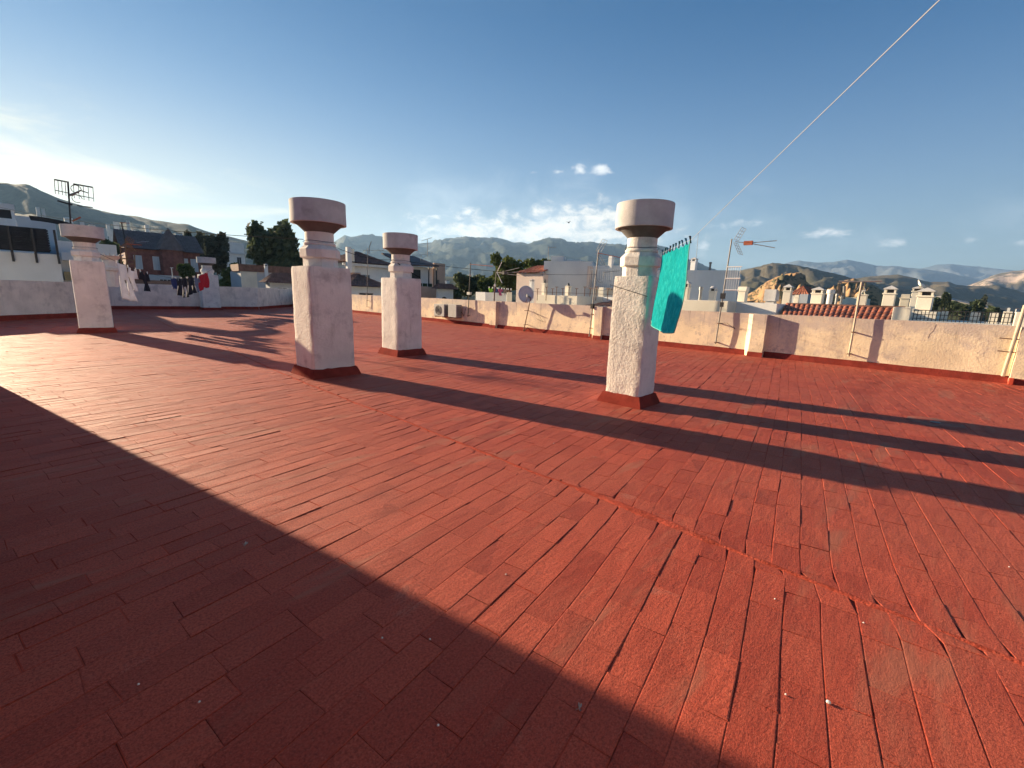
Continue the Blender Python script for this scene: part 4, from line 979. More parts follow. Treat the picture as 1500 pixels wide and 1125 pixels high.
ridge('mountain', [(380, 400), (430, 374), (470, 366), (490, 354), (505, 345), (515, 347), (529, 344), (545, 344), (562, 347), (590, 356), (615, 357), (642, 353), (682, 349), (710, 350), (734, 350), (751, 355), (764, 355), (773, 358), (803, 350), (822, 349.5), (831, 354.5), (844, 358),
                  (863, 354), (878, 357), (900, 360), (940, 358), (969, 361), (981, 366), (1006, 379), (1024, 386), (1034, 391), (1060, 400), (1100, 425)], 5200, 2800, m_mtn, -45, .30, seed=5, nu=260, nd=60)
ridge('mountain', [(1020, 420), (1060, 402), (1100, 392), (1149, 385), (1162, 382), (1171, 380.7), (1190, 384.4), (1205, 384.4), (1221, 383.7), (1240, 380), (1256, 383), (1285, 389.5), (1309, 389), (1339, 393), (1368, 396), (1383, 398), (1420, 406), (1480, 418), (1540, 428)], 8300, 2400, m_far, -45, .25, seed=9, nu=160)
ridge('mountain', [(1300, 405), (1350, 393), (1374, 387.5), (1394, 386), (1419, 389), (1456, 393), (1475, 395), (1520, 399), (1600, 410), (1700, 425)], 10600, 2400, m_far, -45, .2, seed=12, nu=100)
ridge('hill', [(1040, 425), (1060, 410), (1083, 397.6), (1102, 392.5), (1131, 386), (1146, 386), (1168, 389), (1197, 394.7), (1227, 402), (1246, 407), (1275, 416), (1330, 432), (1400, 452)], 1900, 950, m_dry, -45, .30, seed=14, nu=160, nd=44)
ridge('hill', [(1180, 430), (1253, 407), (1278, 403.5), (1295, 402.7), (1317, 402), (1336, 406.4), (1362, 413.5), (1383, 413), (1390, 412), (1400, 417), (1416, 419), (1441, 419), (1463, 418), (1478, 422.5), (1500, 428.4), (1560, 438), (1700, 452)], 2400, 1200, m_dry, -45, .26, seed=17, nu=170, nd=44)
ridge('hill', [(1385, 430), (1415, 419), (1435, 412), (1456, 402.7), (1478, 398), (1500, 395.4), (1560, 386), (1640, 380), (1760, 385), (1900, 410)], 4200, 1300, m_rock, -45, .30, seed=19, nu=120, nd=40)
ridge('rocky_hill', [(1085, 438), (1108, 423), (1124, 412), (1137, 406), (1152, 401), (1168, 400.5), (1180, 402), (1181, 411), (1196, 419), (1215, 421), (1228, 416), (1242, 409), (1262, 412), (1278, 416), (1292, 424), (1310, 432), (1345, 445)], 320, 120, m_cliff, -45, .42, seed=21, nu=190, nd=60, exp=.55)
ridge('wooded_slope', [(1320, 450), (1345, 440), (1368, 433), (1385, 434), (1415, 441), (1448, 448), (1480, 456), (1540, 466)], 420, 220, ridge_mat('dark_scrub', (.030, .040, .022), (.06, .07, .04), (.13, .12, .08), .58, .7, .03, .06), -45, .2, seed=25)
ridge('wooded_slope', [(360, 425), (480, 415), (600, 408), (640, 404), (660, 405), (700, 406), (740, 409), (800, 412), (900, 418), (1000, 430), (1080, 445)], 900, 500, ridge_mat('green_valley', (.040, .052, .030), (.085, .095, .055), (.20, .18, .14), .60, .72, .02, .05), -45, .25, seed=27)
# hillside road
mb = MB(); rp = [(1366, 436.5), (1378, 436), (1385, 437.2), (1400, 441), (1418, 445), (1436, 449), (1449, 452)]
vs = []
for u, v in rp: p = at(u, v, 345); vs += [tuple(p + V((0, 0, .35))), tuple(p + V((-4, 0, -.5)))]
mb.add(vs, [(2 * i, 2 * i + 2, 2 * i + 3, 2 * i + 1) for i in range(len(rp) - 1)])
o = mb.build('road', mat('pale_concrete_road', (.42, .38, .33), .9, .1, .1)); tag(o, kind='structure')
o.modifiers.new('solid', 'SOLIDIFY').thickness = .6
# small far houses on the left hill and in the valley
rg = random.Random(5)
spots = [(55, 305, 7), (63, 306, 6), (150, 336, 14), (163, 339, 11), (135, 331, 12), (187, 324, 6), (142, 339, 9), (120, 326, 8), (196, 337, 8), (172, 341, 9), (222, 343, 7), (246, 349, 8), (158, 330, 7), (290, 356, 7), (205, 345, 8), (230, 346, 12), (262, 345, 14), (275, 352, 16), (100, 322, 16), (240, 341, 8), (170, 327, 10), (215, 331, 8), (146, 344, 18), (168, 347, 14),
         (675, 410, 9), (690, 411, 7), (655, 413, 8), (704, 410, 10), (640, 409, 8), (713, 412, 7), (1478, 452, 8), (1490, 454, 9), (1462, 451, 5)]
for k, (u, v, wp) in enumerate(spots):
    D = 330 + rg.uniform(0, 60) if u < 300 else (560 if u < 800 else 230)
    p = at(u, v, D); w_ = wp * mpp(u, v, D) * .75; h_ = w_ * rg.uniform(.18, .35)
    if u < 300: grp, lab = 'small houses scattered up the left hillside', 'small pale house among those scattered up the left hillside'
    elif u < 800: grp, lab = 'far houses in the valley below the mountains', 'tiny pale house among those in the valley below the mountains'
    else: grp, lab = 'tiny houses at the foot of the right hills', 'tiny white house among those at the foot of the right hills'
    root = thing('house', lab, 'house', (p.x, p.y, p.z - 6), grp); mx = rotz(rg.uniform(-.3, .3), (p.x, p.y, p.z))
    mb = MB(); mb.box((-w_ / 2, -w_ * .35, -6), (w_ / 2, w_ * .35, h_), mx); mb.build('wall', (m_greywall, m_bluewall, m_greywall)[k % 3], root)
    mb = MB(); e = w_ * .55; g_ = w_ * .4
    mb.add([(-e, -g_, h_), (e, -g_, h_), (e, g_, h_), (-e, g_, h_), (-e * .6, 0, h_ + w_ * .12), (e * .6, 0, h_ + w_ * .12)], [(3, 2, 1, 0), (0, 1, 5, 4), (2, 3, 4, 5), (1, 2, 5), (3, 0, 4)], mx); mb.build('roof', m_tiledark if k % 3 else m_greywall, root)

# ------------------------------------------------------------------ masts and antennas
def mast_pts(u0, v0, u1, v1, x=RX - .12, D=None):
    f = (lambda u, v: onx(u, v, x)) if D is None else (lambda u, v: at(u, v, D))
    return f(u0, v0), f(u1, v1)
def antenna(label, foot, top, r=.018, brackets=(), col=None, group=None):
    root = thing('antenna', label, 'antenna', foot, group)
    mb = MB(); mb.tube([foot, (foot + top) / 2, top], r, 8); mb.build('mast', col or m_steel, root)
    for z in brackets:
        t = (z - foot.z) / (top.z - foot.z); p = foot.lerp(top, t)
        mb = MB(); mb.box((p.x - .03, p.y - .035, p.z - .012), (RX + .03, p.y + .035, p.z + .012)); mb.build('bracket', m_rust, root)
    return root
def yagi(root, a, e, n, el=.3, r=.008, vert=False, m=None, taper=.6):
    a, e = V(a), V(e); d = (e - a).normalized(); sd = V((0, 0, 1)) if vert else d.cross(V((0, 0, 1))).normalized()
    mb = MB(); mb.tube([a, e], r * 1.5, 5); bm = mb.build('boom', m or m_galv, root)
    mb = MB()
    for k in range(n):
        p = a.lerp(e, (k + .5) / n); l = el * (1 - (1 - taper) * k / n) / 2; mb.tube([p - sd * l, p + sd * l], r * .6, 4)
    mb.build('elements', m or m_galv, bm)
def vrefl(root, apex, d, size, sp=70, m=None):
    """corner reflector: two wings opening towards d"""
    apex = V(apex); d = V(d).normalized(); sd = d.cross(V((0, 0, 1))).normalized(); up = V((0, 0, 1))
    for s_ in (1, -1):
        w = (d * math.cos(math.radians(sp)) + up * s_ * math.sin(math.radians(sp))).normalized(); mb = MB()
        for k in range(5): p = apex + w * size * (.12 + .88 * k / 4); mb.tube([p - sd * size * .45, p + sd * size * .45], .006, 4)
        for q in (-.45, 0, .45): mb.tube([apex + w * size * .1 + sd * q * size, apex + w * size + sd * q * size], .007, 4)
        mb.build('reflector', m or m_galv, root)
# tall one at 1070
f, t = mast_pts(1048, 504, 1072, 350)
r_ = antenna('tallest antenna mast with a corner reflector and white grid panel, right of the towel', f, t, .022, (.32, .95))
d = (onx(1138, 352, RX - .3) - onx(1077, 354, RX - .3)).normalized(); ap = onx(1077, 354, RX - .15)
d_ = V((0, -1, 0)); vrefl(r_, ap, d_, .44, 62, m_galv)
e1, e2 = onx(1138, 352.5, RX - .12), onx(1135, 363, RX - .12)
mb = MB(); c0 = onx(1096, 356, RX - .12); mb.tube([ap, c0], .012, 5); mb.tube([c0, e1], .012, 6); mb.tube([c0, e2], .012, 6); mb.build('boom', m_galv, r_)
mb = MB(); mb.box((c0.x - .04, c0.y - .13, c0.z - .06), (c0.x + .04, c0.y + .12, c0.z + .06)); mb.build('dipole_box', m_orange, r_)
pa, pb_ = onx(1076, 391, RX - .12), onx(1073, 425, RX - .12)
mb = MB()
for k in range(6): y = pa.y + .15 - k * .07; mb.tube([(pa.x - .05, y, pb_.z), (pa.x - .05, y, pa.z)], .005, 4)
for z in (pb_.z, (pa.z + pb_.z) / 2, pa.z): mb.tube([(pa.x - .05, pa.y + .2, z), (pa.x - .05, pa.y - .24, z)], .016 if z != (pa.z + pb_.z) / 2 else .02, 5)
mb.build('grid_panel', m_white, r_)
mb = MB(); c0 = f.lerp(t, .47); mb.box((c0.x - .04, c0.y - .07, c0.z - .09), (c0.x + .04, c0.y + .07, c0.z + .09)); mb.box((c0.x - .03, c0.y - .05, c0.z - .35), (c0.x + .03, c0.y + .05, c0.z - .2)); mb.build('amplifier', m_black, r_)
mb = MB(); mb.tube([(RX - .1, f.y, .95), (RX - .2, f.y - .3, .98), (RX - .1, f.y - .55, .80), (RX - .05, f.y - .45, .9)], .006, 4); mb.build('cable_loop', m_cable, r_)
# at 875
f, t = mast_pts(863, 493, 877, 366)
r_ = antenna('pale antenna mast with slanted grid wings just left of the nearest chimney', f, t, .022, (.42, .98), m_steel)
ap = t + V((-.05, 0, -.12)); vrefl(r_, ap, (.2, -1, .1), .55, 60)
yagi(r_, ap, onx(912, 378, RX), 6, .35, m=m_orange)
mb = MB(); c0 = f.lerp(t, .36); mb.box((c0.x - .06, c0.y - .06, c0.z - .1), (c0.x + .06, c0.y + .06, c0.z + .1)); mb.build('amplifier', m_black, r_)
# dish at 766
f, t = mast_pts(767, 486, 777, 436, RX - .28)
r_ = thing('satellite_dish', 'round grey satellite dish on a bent rusty mast against the parapet', 'satellite dish', f)
mb = MB(); mb.tube([(RX, f.y, .18), f, f + V((0, 0, .05)), t + V((0, 0, -.1)), t], .02, 8); mb.build('mast', m_rust, r_)
for z in (.3, .95): mb = MB(); mb.box((f.x, f.y - .012, z), (RX + .03, f.y + .012, z + .025)); mb.build('bracket', m_rust, r_)
cd_ = onx(770.5, 431, RX - .38); mb = MB(); nd_ = 28; ax_ = V((-.62, -.75, .28)).normalized(); s1 = ax_.cross(V((0, 0, 1))).normalized(); s2 = s1.cross(ax_)
vs = [tuple(cd_ - ax_ * .07)]
for k in range(1, 5):
    q = k / 4
    for i in range(nd_): a = 2 * PI * i / nd_; vs.append(tuple(cd_ + s1 * math.cos(a) * .36 * q + s2 * math.sin(a) * .40 * q - ax_ * .07 * (1 - q * q)))
mb.add(vs, [(0, 1 + i, 1 + (i + 1) % nd_) for i in range(nd_)] + [(1 + k * nd_ + i, 1 + (k + 1) * nd_ + i, 1 + (k + 1) * nd_ + (i + 1) % nd_, 1 + k * nd_ + (i + 1) % nd_) for k in range(3) for i in range(nd_)])
o = mb.build('reflector', m_dish, r_, smooth=True); o.modifiers.new('s', 'SOLIDIFY').thickness = .012
mb = MB(); mb.tube([cd_ - s2 * .38, cd_ + ax_ * .42 - s2 * .22], .014, 6); arm = mb.build('feed_arm', m_galv, r_)
mb = MB(); q = cd_ + ax_ * .42 - s2 * .20; mb.box((q.x - .04, q.y - .04, q.z - .05), (q.x + .04, q.y + .04, q.z + .07)); mb.build('feed_horn', m_galv, arm)
mb = MB(); mb.tube([t, cd_ - ax_ * .06], .03, 6); mb.build('mount', m_steel, r_)
mb = MB(); mb.tube([(RX - .02, f.y - .3, .95), (RX - .06, f.y - .75, .72), (RX - .03, f.y - .95, .50), (RX - .05, f.y - .55, .62)], .006, 4); mb.build('cable_loop', m_cable, r_)
# pipe at 722 with the V antenna
f, t = mast_pts(722, 478, 725, 418)
r_ = antenna('stout rusty wall pipe holding an antenna with two white wings near the washing', f + V((0, 0, 0)), t, .03, (.25, 1.1), m_rust)
tt = onx(727, 396, RX - .12); mb = MB(); mb.tube([t, tt], .014, 6); mb.build('upper_mast', m_steel, r_)
for q in (onx(735, 384, RX - .12), onx(735.5, 414.5, RX - .12)): mb = MB(); mb.tube([onx(728, 399, RX - .12), q], .016, 5); mb.build('wing', m_white, r_)
for v0, v1 in ((397.5, 392.5), (399.5, 398.5), (401, 403.5)): mb = MB(); mb.tube([onx(729, 399.5, RX - .12), onx(739, v0, RX - .12), onx(760.5, v1, RX - .12)], .012, 5); mb.build('boom', m_galv, r_)
mb = MB(); q = onx(738, 399.5, RX - .12); mb.box((q.x - .05, q.y - .08, q.z - .08), (q.x + .05, q.y + .08, q.z + .08)); mb.build('dipole_box', m_black, r_)
mb = MB(); q = onx(725, 418, RX - .12); mb.lathe([(.045, q.z - .06), (.05, q.z + .02), (.01, q.z + .08)], q.x, q.y, 10); mb.build('pipe_cap', m_white, r_)
# black mast at 688
f, t = mast_pts(685.5, 464, 689.5, 385)
r_ = antenna('slim black antenna mast with a long boom beside the air conditioners', f, t, .022, (.5, .9), m_black)
yagi(r_, onx(688, 387, RX - .12), onx(722, 390, RX - .12), 9, .22, m=m_orange)
mb = MB(); q = f.lerp(t, .78); mb.lathe([(.01, q.z - .08), (.05, q.z - .05), (.06, q.z + .03), (.01, q.z + .07)], q.x, q.y, 10); q = f.lerp(t, .44); mb.box((q.x - .06, q.y - .12, q.z - .07), (q.x + .06, q.y + .12, q.z + .07)); mb.build('amplifier', m_galv, r_)
# at 541
f, t = mast_pts(537.5, 449, 539, 363)
r_ = antenna('thin far antenna mast with one long horizontal boom behind the second chimney', f, t, .022, (.5, .95), m_steel)
yagi(r_, onx(532, 366.5, RX - .12), onx(563, 367, RX - .12), 10, .3, m=m_black)
mb = MB(); mb.tube([onx(541, 372, RX - .12), onx(541, 362, RX - .12), onx(544, 353.5, RX - .12)], .018, 5); mb.build('whip', m_steel, r_)
# T post at 1258
f, t = mast_pts(1243, 522, 1262.5, 413)
r_ = antenna('cream painted post with a long T crossbar against the right parapet', f, t, .026, (.35, .95), m_cream_p)
mb = MB(); mb.tube([onx(1229, 412, RX - .12), onx(1262, 412.5, RX - .12), onx(1292, 411.5, RX - .12)], .020, 6); mb.build('crossbar', m_galv, r_)
mb = MB(); mb.tube([onx(1262.5, 412, RX - .12), onx(1268, 425, RX - .12)], .014, 5); mb.tube([onx(1262, 414, RX - .12), onx(1255, 425, RX - .12)], .012, 5); mb.build('brace', m_galv, r_)
# end posts at the right
f = onx(1469, 551, RX - .06); t = onx(1502, 447, RX - .12)
r_ = thing('pole', 'leaning cream pipe clamped to the right end of the parapet wall', 'pole', f)
mb = MB(); mb.tube([f, t], .035, 10); mb.build('pipe', m_cream_p, r_)
for v_, ua in ((496, 1479), (515, 1476)): q = onx(ua, v_, RX - .1); mb = MB(); mb.tube([q + V((0, .16, 0)), q + V((0, -.16, -.01))], .012, 6); mb.build('clamp', m_rust, r_)
mb = MB(); mb.box((RX - .21, -1.19, -.005), (RX - .12, -1.10, .15)); o = mb.build('painted_pipe_foot', m_redbright, origin=(RX - .1, -1.15, 0), bevel=.015); tag(o, 'bright red painted foot at the bottom of the right end pilaster', 'pipe foot')
# far antennas
def far_ant(label, u0, v0, u1, v1, D, booms=(), r=.025, vr=None, m=None):
    f, t = at(u0, v0, D), at(u1, v1, D); r_ = antenna(label, f, t, r, (), m)
    for (ua, va_, ub, vb_, n, el, vt_, mm) in booms: yagi(r_, at(ua, va_, D), at(ub, vb_, D), n, el, .012, vt_, mm)
    return r_
far_ant('antenna mast with a long boom on the roof behind the middle chimney', 626, 376, 626, 350, 45, [(617, 353, 633, 348, 4, .6, False, None), (618, 356.5, 634, 355.5, 4, .6, False, None)])
far_ant('low horizontal antenna on the grey sloping roof', 616, 385, 617, 373, 60, [(606, 375, 634, 370.5, 9, .9, True, m_steel)])
far_ant('thin tall mast standing on the white chimney above the grey wall', 1020, 378, 1023, 341, 34.8, [], .012)
far_ant('thin antenna with a side arm rising behind the grey wall', 803, 384, 803.5, 361, 40, [(803, 363, 815, 362, 4, .4, True, m_steel)], .018)
far_ant('orange antenna on a dark pole left of the brick house', 184, 356, 178, 326, 34, [(176, 326, 190, 327, 5, .5, False, m_orange)], .03, m=m_black)
far_ant('small white roof mast between the washing and the brick house', 253, 408, 251, 392, 45, [(249, 392, 254, 392.5, 2, .3, False, m_white)], .03, m=m_white)
far_ant('small antenna with dark arms on the grey wall of the balcony house', 884, 408, 884.5, 397, 32, [(884, 399, 908, 396.5, 7, .4, True, m_steel)], .014)
# big grid antenna behind the leftmost chimney
D = 27; f, t = at(104.5, 345, D), at(99.5, 266, D)
r_ = antenna('large black grid antenna standing behind the leftmost chimney', f, t, .03, (), m_black)
mb = MB(); A_ = lambda u, v: at(u, v, D)
for (ua, va_, ub, vb_, n) in ((79.5, 263, 100.5, 267, 5), (107.5, 269.5, 136, 274.5, 5)):
    mb.tube([A_(ua, va_), A_(ub, vb_)], .03, 5); mb.tube([A_(ua + 1, va_ + 15.5), A_(ub + .5, vb_ + 16)], .016, 4)
    for k in range(n): q = k / (n - 1); mb.tube([A_(ua + (ub - ua) * q, va_ + (vb_ - va_) * q), A_(ua + (ub - ua) * q + 1.5, va_ + (vb_ - va_) * q + 21)], .010, 4)
mb.tube([A_(84, 294), A_(106, 300)], .035, 5); mb.tube([A_(113, 301), A_(136, 304)], .02, 4)
mb.build('grid_panel', m_black, r_)
mb = MB()
for s_ in (0, 1):
    cc = A_(111.5, 277) if s_ == 0 else A_(113, 291); mb.tube([cc + V((math.cos(a) * .16 + .0, 0, math.sin(a) * .16)) for a in [2 * PI * k / 12 for k in range(11)]], .014, 4)
mb.build('loop', m_steel, r_)
mb = MB(); mb.tube([A_(102, 286), A_(110, 283), A_(118, 279), A_(130, 283)], .05, 6, .02); mb.build('dipole_box', m_steel, r_)
yagi(r_, A_(106, 324), A_(118, 318), 4, .4, .02, m=m_orange)
# brown box-shaped antenna before the brick house
D = 24; r_ = antenna('brown wing shaped antenna with orange arms before the brick house', at(186, 398, D), at(184, 350, D), .02, (), m_wood)
mb = MB()
for k in range(5):
    mb.tube([A_(182 + k * 2.2, 357 + k * 1.0) if 0 else at(182 + k * 2.4, 358 + k * .8, D), at(187 + k * 2.4, 345 + k * 1.6, D)], .012, 4)
    mb.tube([at(181 + k * 2.6, 358, D), at(190 + k * 2.0, 370 - k * .5, D)], .012, 4)
mb.build('reflector', m_wood, r_)
yagi(r_, at(184, 357, D), at(208, 359, D), 6, .5, .012, m=m_orange); yagi(r_, at(200, 355, D), at(218, 353.5, D), 3, .2, .01, m=m_galv)
mb = MB()
for a_, b_ in (((176, 360), (178, 390)), ((186, 372), (187, 392)), ((197, 372), (198, 395)), ((178, 378), (197, 382)), ((178, 388), (198, 386)), ((176, 362), (187, 354)), ((187, 354), (199, 368))): mb.tube([at(*a_, D), at(*b_, D)], .022, 5)
mb.build('frame', m_wood, r_)
# round fan-shaped cowl on the roof behind the leftmost chimney
p = at(163, 399, 26); r_ = thing('roof_cowl', 'spiky crowned roof cowl just right of the leftmost chimney', 'roof cowl', p)
mb = MB(); mb.lathe([(.28, p.z - .6), (.28, p.z + .05), (.34, p.z + .08), (.34, p.z + .2), (.26, p.z + .25), (.24, p.z + .5)], p.x, p.y, 14); mb.build('pipe', m_plaster, r_)
mb = MB()
for k in range(16): a = 2 * PI * k / 16; mb.tube([(p.x + .2 * math.cos(a), p.y + .2 * math.sin(a), p.z + .5), (p.x + .5 * math.cos(a), p.y + .5 * math.sin(a), p.z + .78)], .03, 4, .01)
mb.lathe([(.24, p.z + .5), (.42, p.z + .68)], p.x, p.y, 16); mb.build('crown', m_plaster, r_)

# ------------------------------------------------------------------ air conditioners on the right wall
for k, (ya, yb, dx, lab) in enumerate([(20.95, 20.0, .42, 'front air conditioner with a round fan grille on the far parapet'), (19.72, 19.0, .36, 'rear air conditioner beside the black mast, its side in shade')]):
    z0 = .36; z1 = 1.02 if k == 0 else 1.04; x0 = RX - .08 - dx
    r_ = thing('air_conditioner', lab, 'air conditioner', (RX - .1, yb, z0), None)
    mb = MB(); mb.box((x0, yb, z0), (RX - .06, ya, z1)); mb.build('casing', m_ac, r_, bevel=.015)
    mb = MB(); cy, cz = yb + (ya - yb) * .56, (z0 + z1) / 2
    if k == 1: cy -= 50
    for q in (.07, .13, .19, .25):
        pts = [(x0 - .012, cy + q * 1.15 * math.cos(a), cz + q * math.sin(a)) for a in [2 * PI * i / 20 for i in range(21)]]; mb.tube(pts, .006, 4, caps=False)
    for i in range(8): a = 2 * PI * i / 8; mb.tube([(x0 - .01, cy, cz), (x0 - .01, cy + .29 * math.cos(a), cz + .26 * math.sin(a))], .005, 4)
    mb.build('fan_grille', m_dark, r_)
    mb = MB(); n = 24; mb.add([(x0 - .004, cy + .30 * math.cos(2 * PI * i / n), cz + .27 * math.sin(2 * PI * i / n)) for i in range(n)], [tuple(range(n))]); mb.build('fan_opening', m_steel, r_)
    # grille on the near end
    mb = MB()
    for i in range(9): mb.box((x0 + .05, yb - .012, z0 + .08 + i * .058), (RX - .12, yb - .003, z0 + .10 + i * .058))
    mb.build('side_grille', m_dark, r_)
    for y in (yb + .12, ya - .12):
        mb = MB(); mb.box((x0 - .02, y - .02, z0 - .05), (RX + .02, y + .02, z0 - .004)); mb.build('bracket', m_rust, r_)
    mb = MB(); mb.tube([(RX - .1, yb - .02, z0 + .3), (RX - .12, yb - .25, z0 + .1), (RX - .05, yb - .3, z0 + .5)], .018, 5); mb.build('pipe', m_cable, r_)

# ------------------------------------------------------------------ lines, towel and washing
def catenary(a, b_, sag, n=24): 
    a, b_ = V(a), V(b_); return [a.lerp(b_, i / n) + V((0, 0, -sag * 4 * (i / n) * (1 - i / n))) for i in range(n + 1)]
def wire(name, label, cat, pts, r, m, group=None):
    mb = MB(); mb.tube(pts, r, 5); o = mb.build(name, m, origin=pts[0]); tag(o, label, cat, group); return o
k4 = COLLAR[4]
lineA = V((k4[0] + .20, k4[1] - .16, 2.37)); far_end = V((2.0, .19, 2.53)) + (V((2.0, .19, 2.53)) - lineA) * .28
# pull the string through the pixel column at the top right of the photo
lineB = at(1376, 0, 2.0); lineE = lineB + (lineB - lineA) * .15
sag_p = catenary(lineA, lineE, .02, 12)
def on_line(t): i = min(11, int(t * 12)); return sag_p[i].lerp(sag_p[i + 1], t * 12 - i)
def tcol(u):
    lo, hi = 0.0, .95
    for _ in range(50):
        m_ = (lo + hi) / 2
        if px(on_line(m_))[0] < u: lo = m_
        else: hi = m_
    return lo
# the wet towel pulls the cord down: taut kinks at both of its top corners
q0_, q1_ = on_line(tcol(970)), on_line(tcol(1013))
TA, TB = at(970, 370.5, math.hypot(q0_.x, q0_.y)), at(1012.5, 351, math.hypot(q1_.x, q1_.y))
mb = MB(); mb.tube([lineA, TA], .0016, 5); mb.tube([TA, TB], .0016, 5); mb.tube([TB, lineB, lineE], .0016, 5)
o = mb.build('clothesline', m_cord, origin=lineA); tag(o, 'white cord running from the nearest chimney up over the top right corner', 'clothesline')
m_towel = mat('turquoise_terry', (.01, .50, .52), .95, .15, 7, 1.0, 120, spec=.1, transl=.6, col2=(.04, .68, .66), c2scale=14, c2lo=.45, c2hi=.7, bdist=.01)
root = thing('towel', 'turquoise bath towel pegged to the cord beside the nearest chimney', 'towel', (TA + TB) / 2)
# corners of the cloth: wind lifts it towards the chimney
d = TB - TA; nu_, nv_ = 28, 44
BL = ony(952, 470, TA.y - .02); BR = ony(985.5, 487, TB.y + .02)
BL = at(952, 468, math.hypot(TA.x, TA.y) - .02); BR = at(985.5, 487, math.hypot(TB.x, TB.y) + .03)
vs = []
for j in range(nv_ + 1):
    v_ = j / nv_
    for i in range(nu_ + 1):
        u_ = i / nu_
        a = TA.lerp(TB, u_) + V((0, 0, -.012 - .03 * abs(math.sin(u_ * PI * 7)) * (1 - v_) ** 3)); b_ = BL.lerp(BR, u_) + V((0, 0, -.075 * math.sin(PI * min(1, u_ * 1.0)) ** .8))
        p = a.lerp(b_, v_)
        sw = V((-.35, -.5, 0)).normalized()
        off = .045 * math.sin(u_ * 11 + v_ * 2.6 + .8 * math.sin(v_ * 4)) * (.25 + v_) + .012 * math.sin(u_ * 23 + v_ * 5) + .012 * fbm((u_ * 4, v_ * 5, 1), 3) + .05 * math.sin(PI * v_) * u_
        bulge = -.06 * math.sin(PI * v_ ** .8) * (1 - u_) * 0
        vs.append(p + sw * off + V((bulge, 0, 0)))
mb = MB(); mb.add(vs, [(j * (nu_ + 1) + i, j * (nu_ + 1) + i + 1, (j + 1) * (nu_ + 1) + i + 1, (j + 1) * (nu_ + 1) + i) for j in range(nv_) for i in range(nu_)])
mb.build('cloth', m_towel, root, smooth=True)
hem = MB()
hem.tube([V(vs[j * (nu_ + 1) + nu_]) for j in range(nv_ + 1)], .006, 5); hem.tube([V(vs[nv_ * (nu_ + 1) + i]) for i in range(nu_ + 1)], .006, 5); hem.build('hem', mat('pale_hem', (.10, .42, .36), .9, .1, 5), root)
m_peg = mat('blue_peg_plastic', (.015, .12, .17), .5, .3, 20); m_pegd = mat('dark_peg_plastic', (.02, .025, .03), .5, .2, 20)
peg_labels = 'small clothes peg holding the turquoise towel on its cord'
for k in range(10):
    q = TA.lerp(TB, .02 + .96 * k / 9); dd = (TB - TA).normalized(); tilt = random.uniform(-.25, .25)
    mb = MB(); n_ = V((dd.y, -dd.x, 0)).normalized(); pp = [(q + dd * tilt * .25 * (z / .04) + V((0, 0, z)), w_, t_) for z, w_, t_ in ((-.035, .005, .008), (.0, .007, .006), (.045, .005, .012))]
    mb.add([c_ + dd * (a_ * w_) + n_ * (b2 * t_) for c_, w_, t_ in pp for a_, b2 in ((-1, -1), (1, -1), (1, 1), (-1, 1))], [(3, 2, 1, 0), (8, 9, 10, 11)] + [(l * 4 + k2, l * 4 + (k2 + 1) % 4, (l + 1) * 4 + (k2 + 1) % 4, (l + 1) * 4 + k2) for l in (0, 1) for k2 in range(4)])
    o = mb.build('clothes_peg', m_pegd if k in (9, 3) else m_peg, origin=q); tag(o, peg_labels if k != 9 else 'black clothes peg at the right top corner of the towel', 'clothes peg', 'pegs holding the turquoise towel' if k != 9 else None)

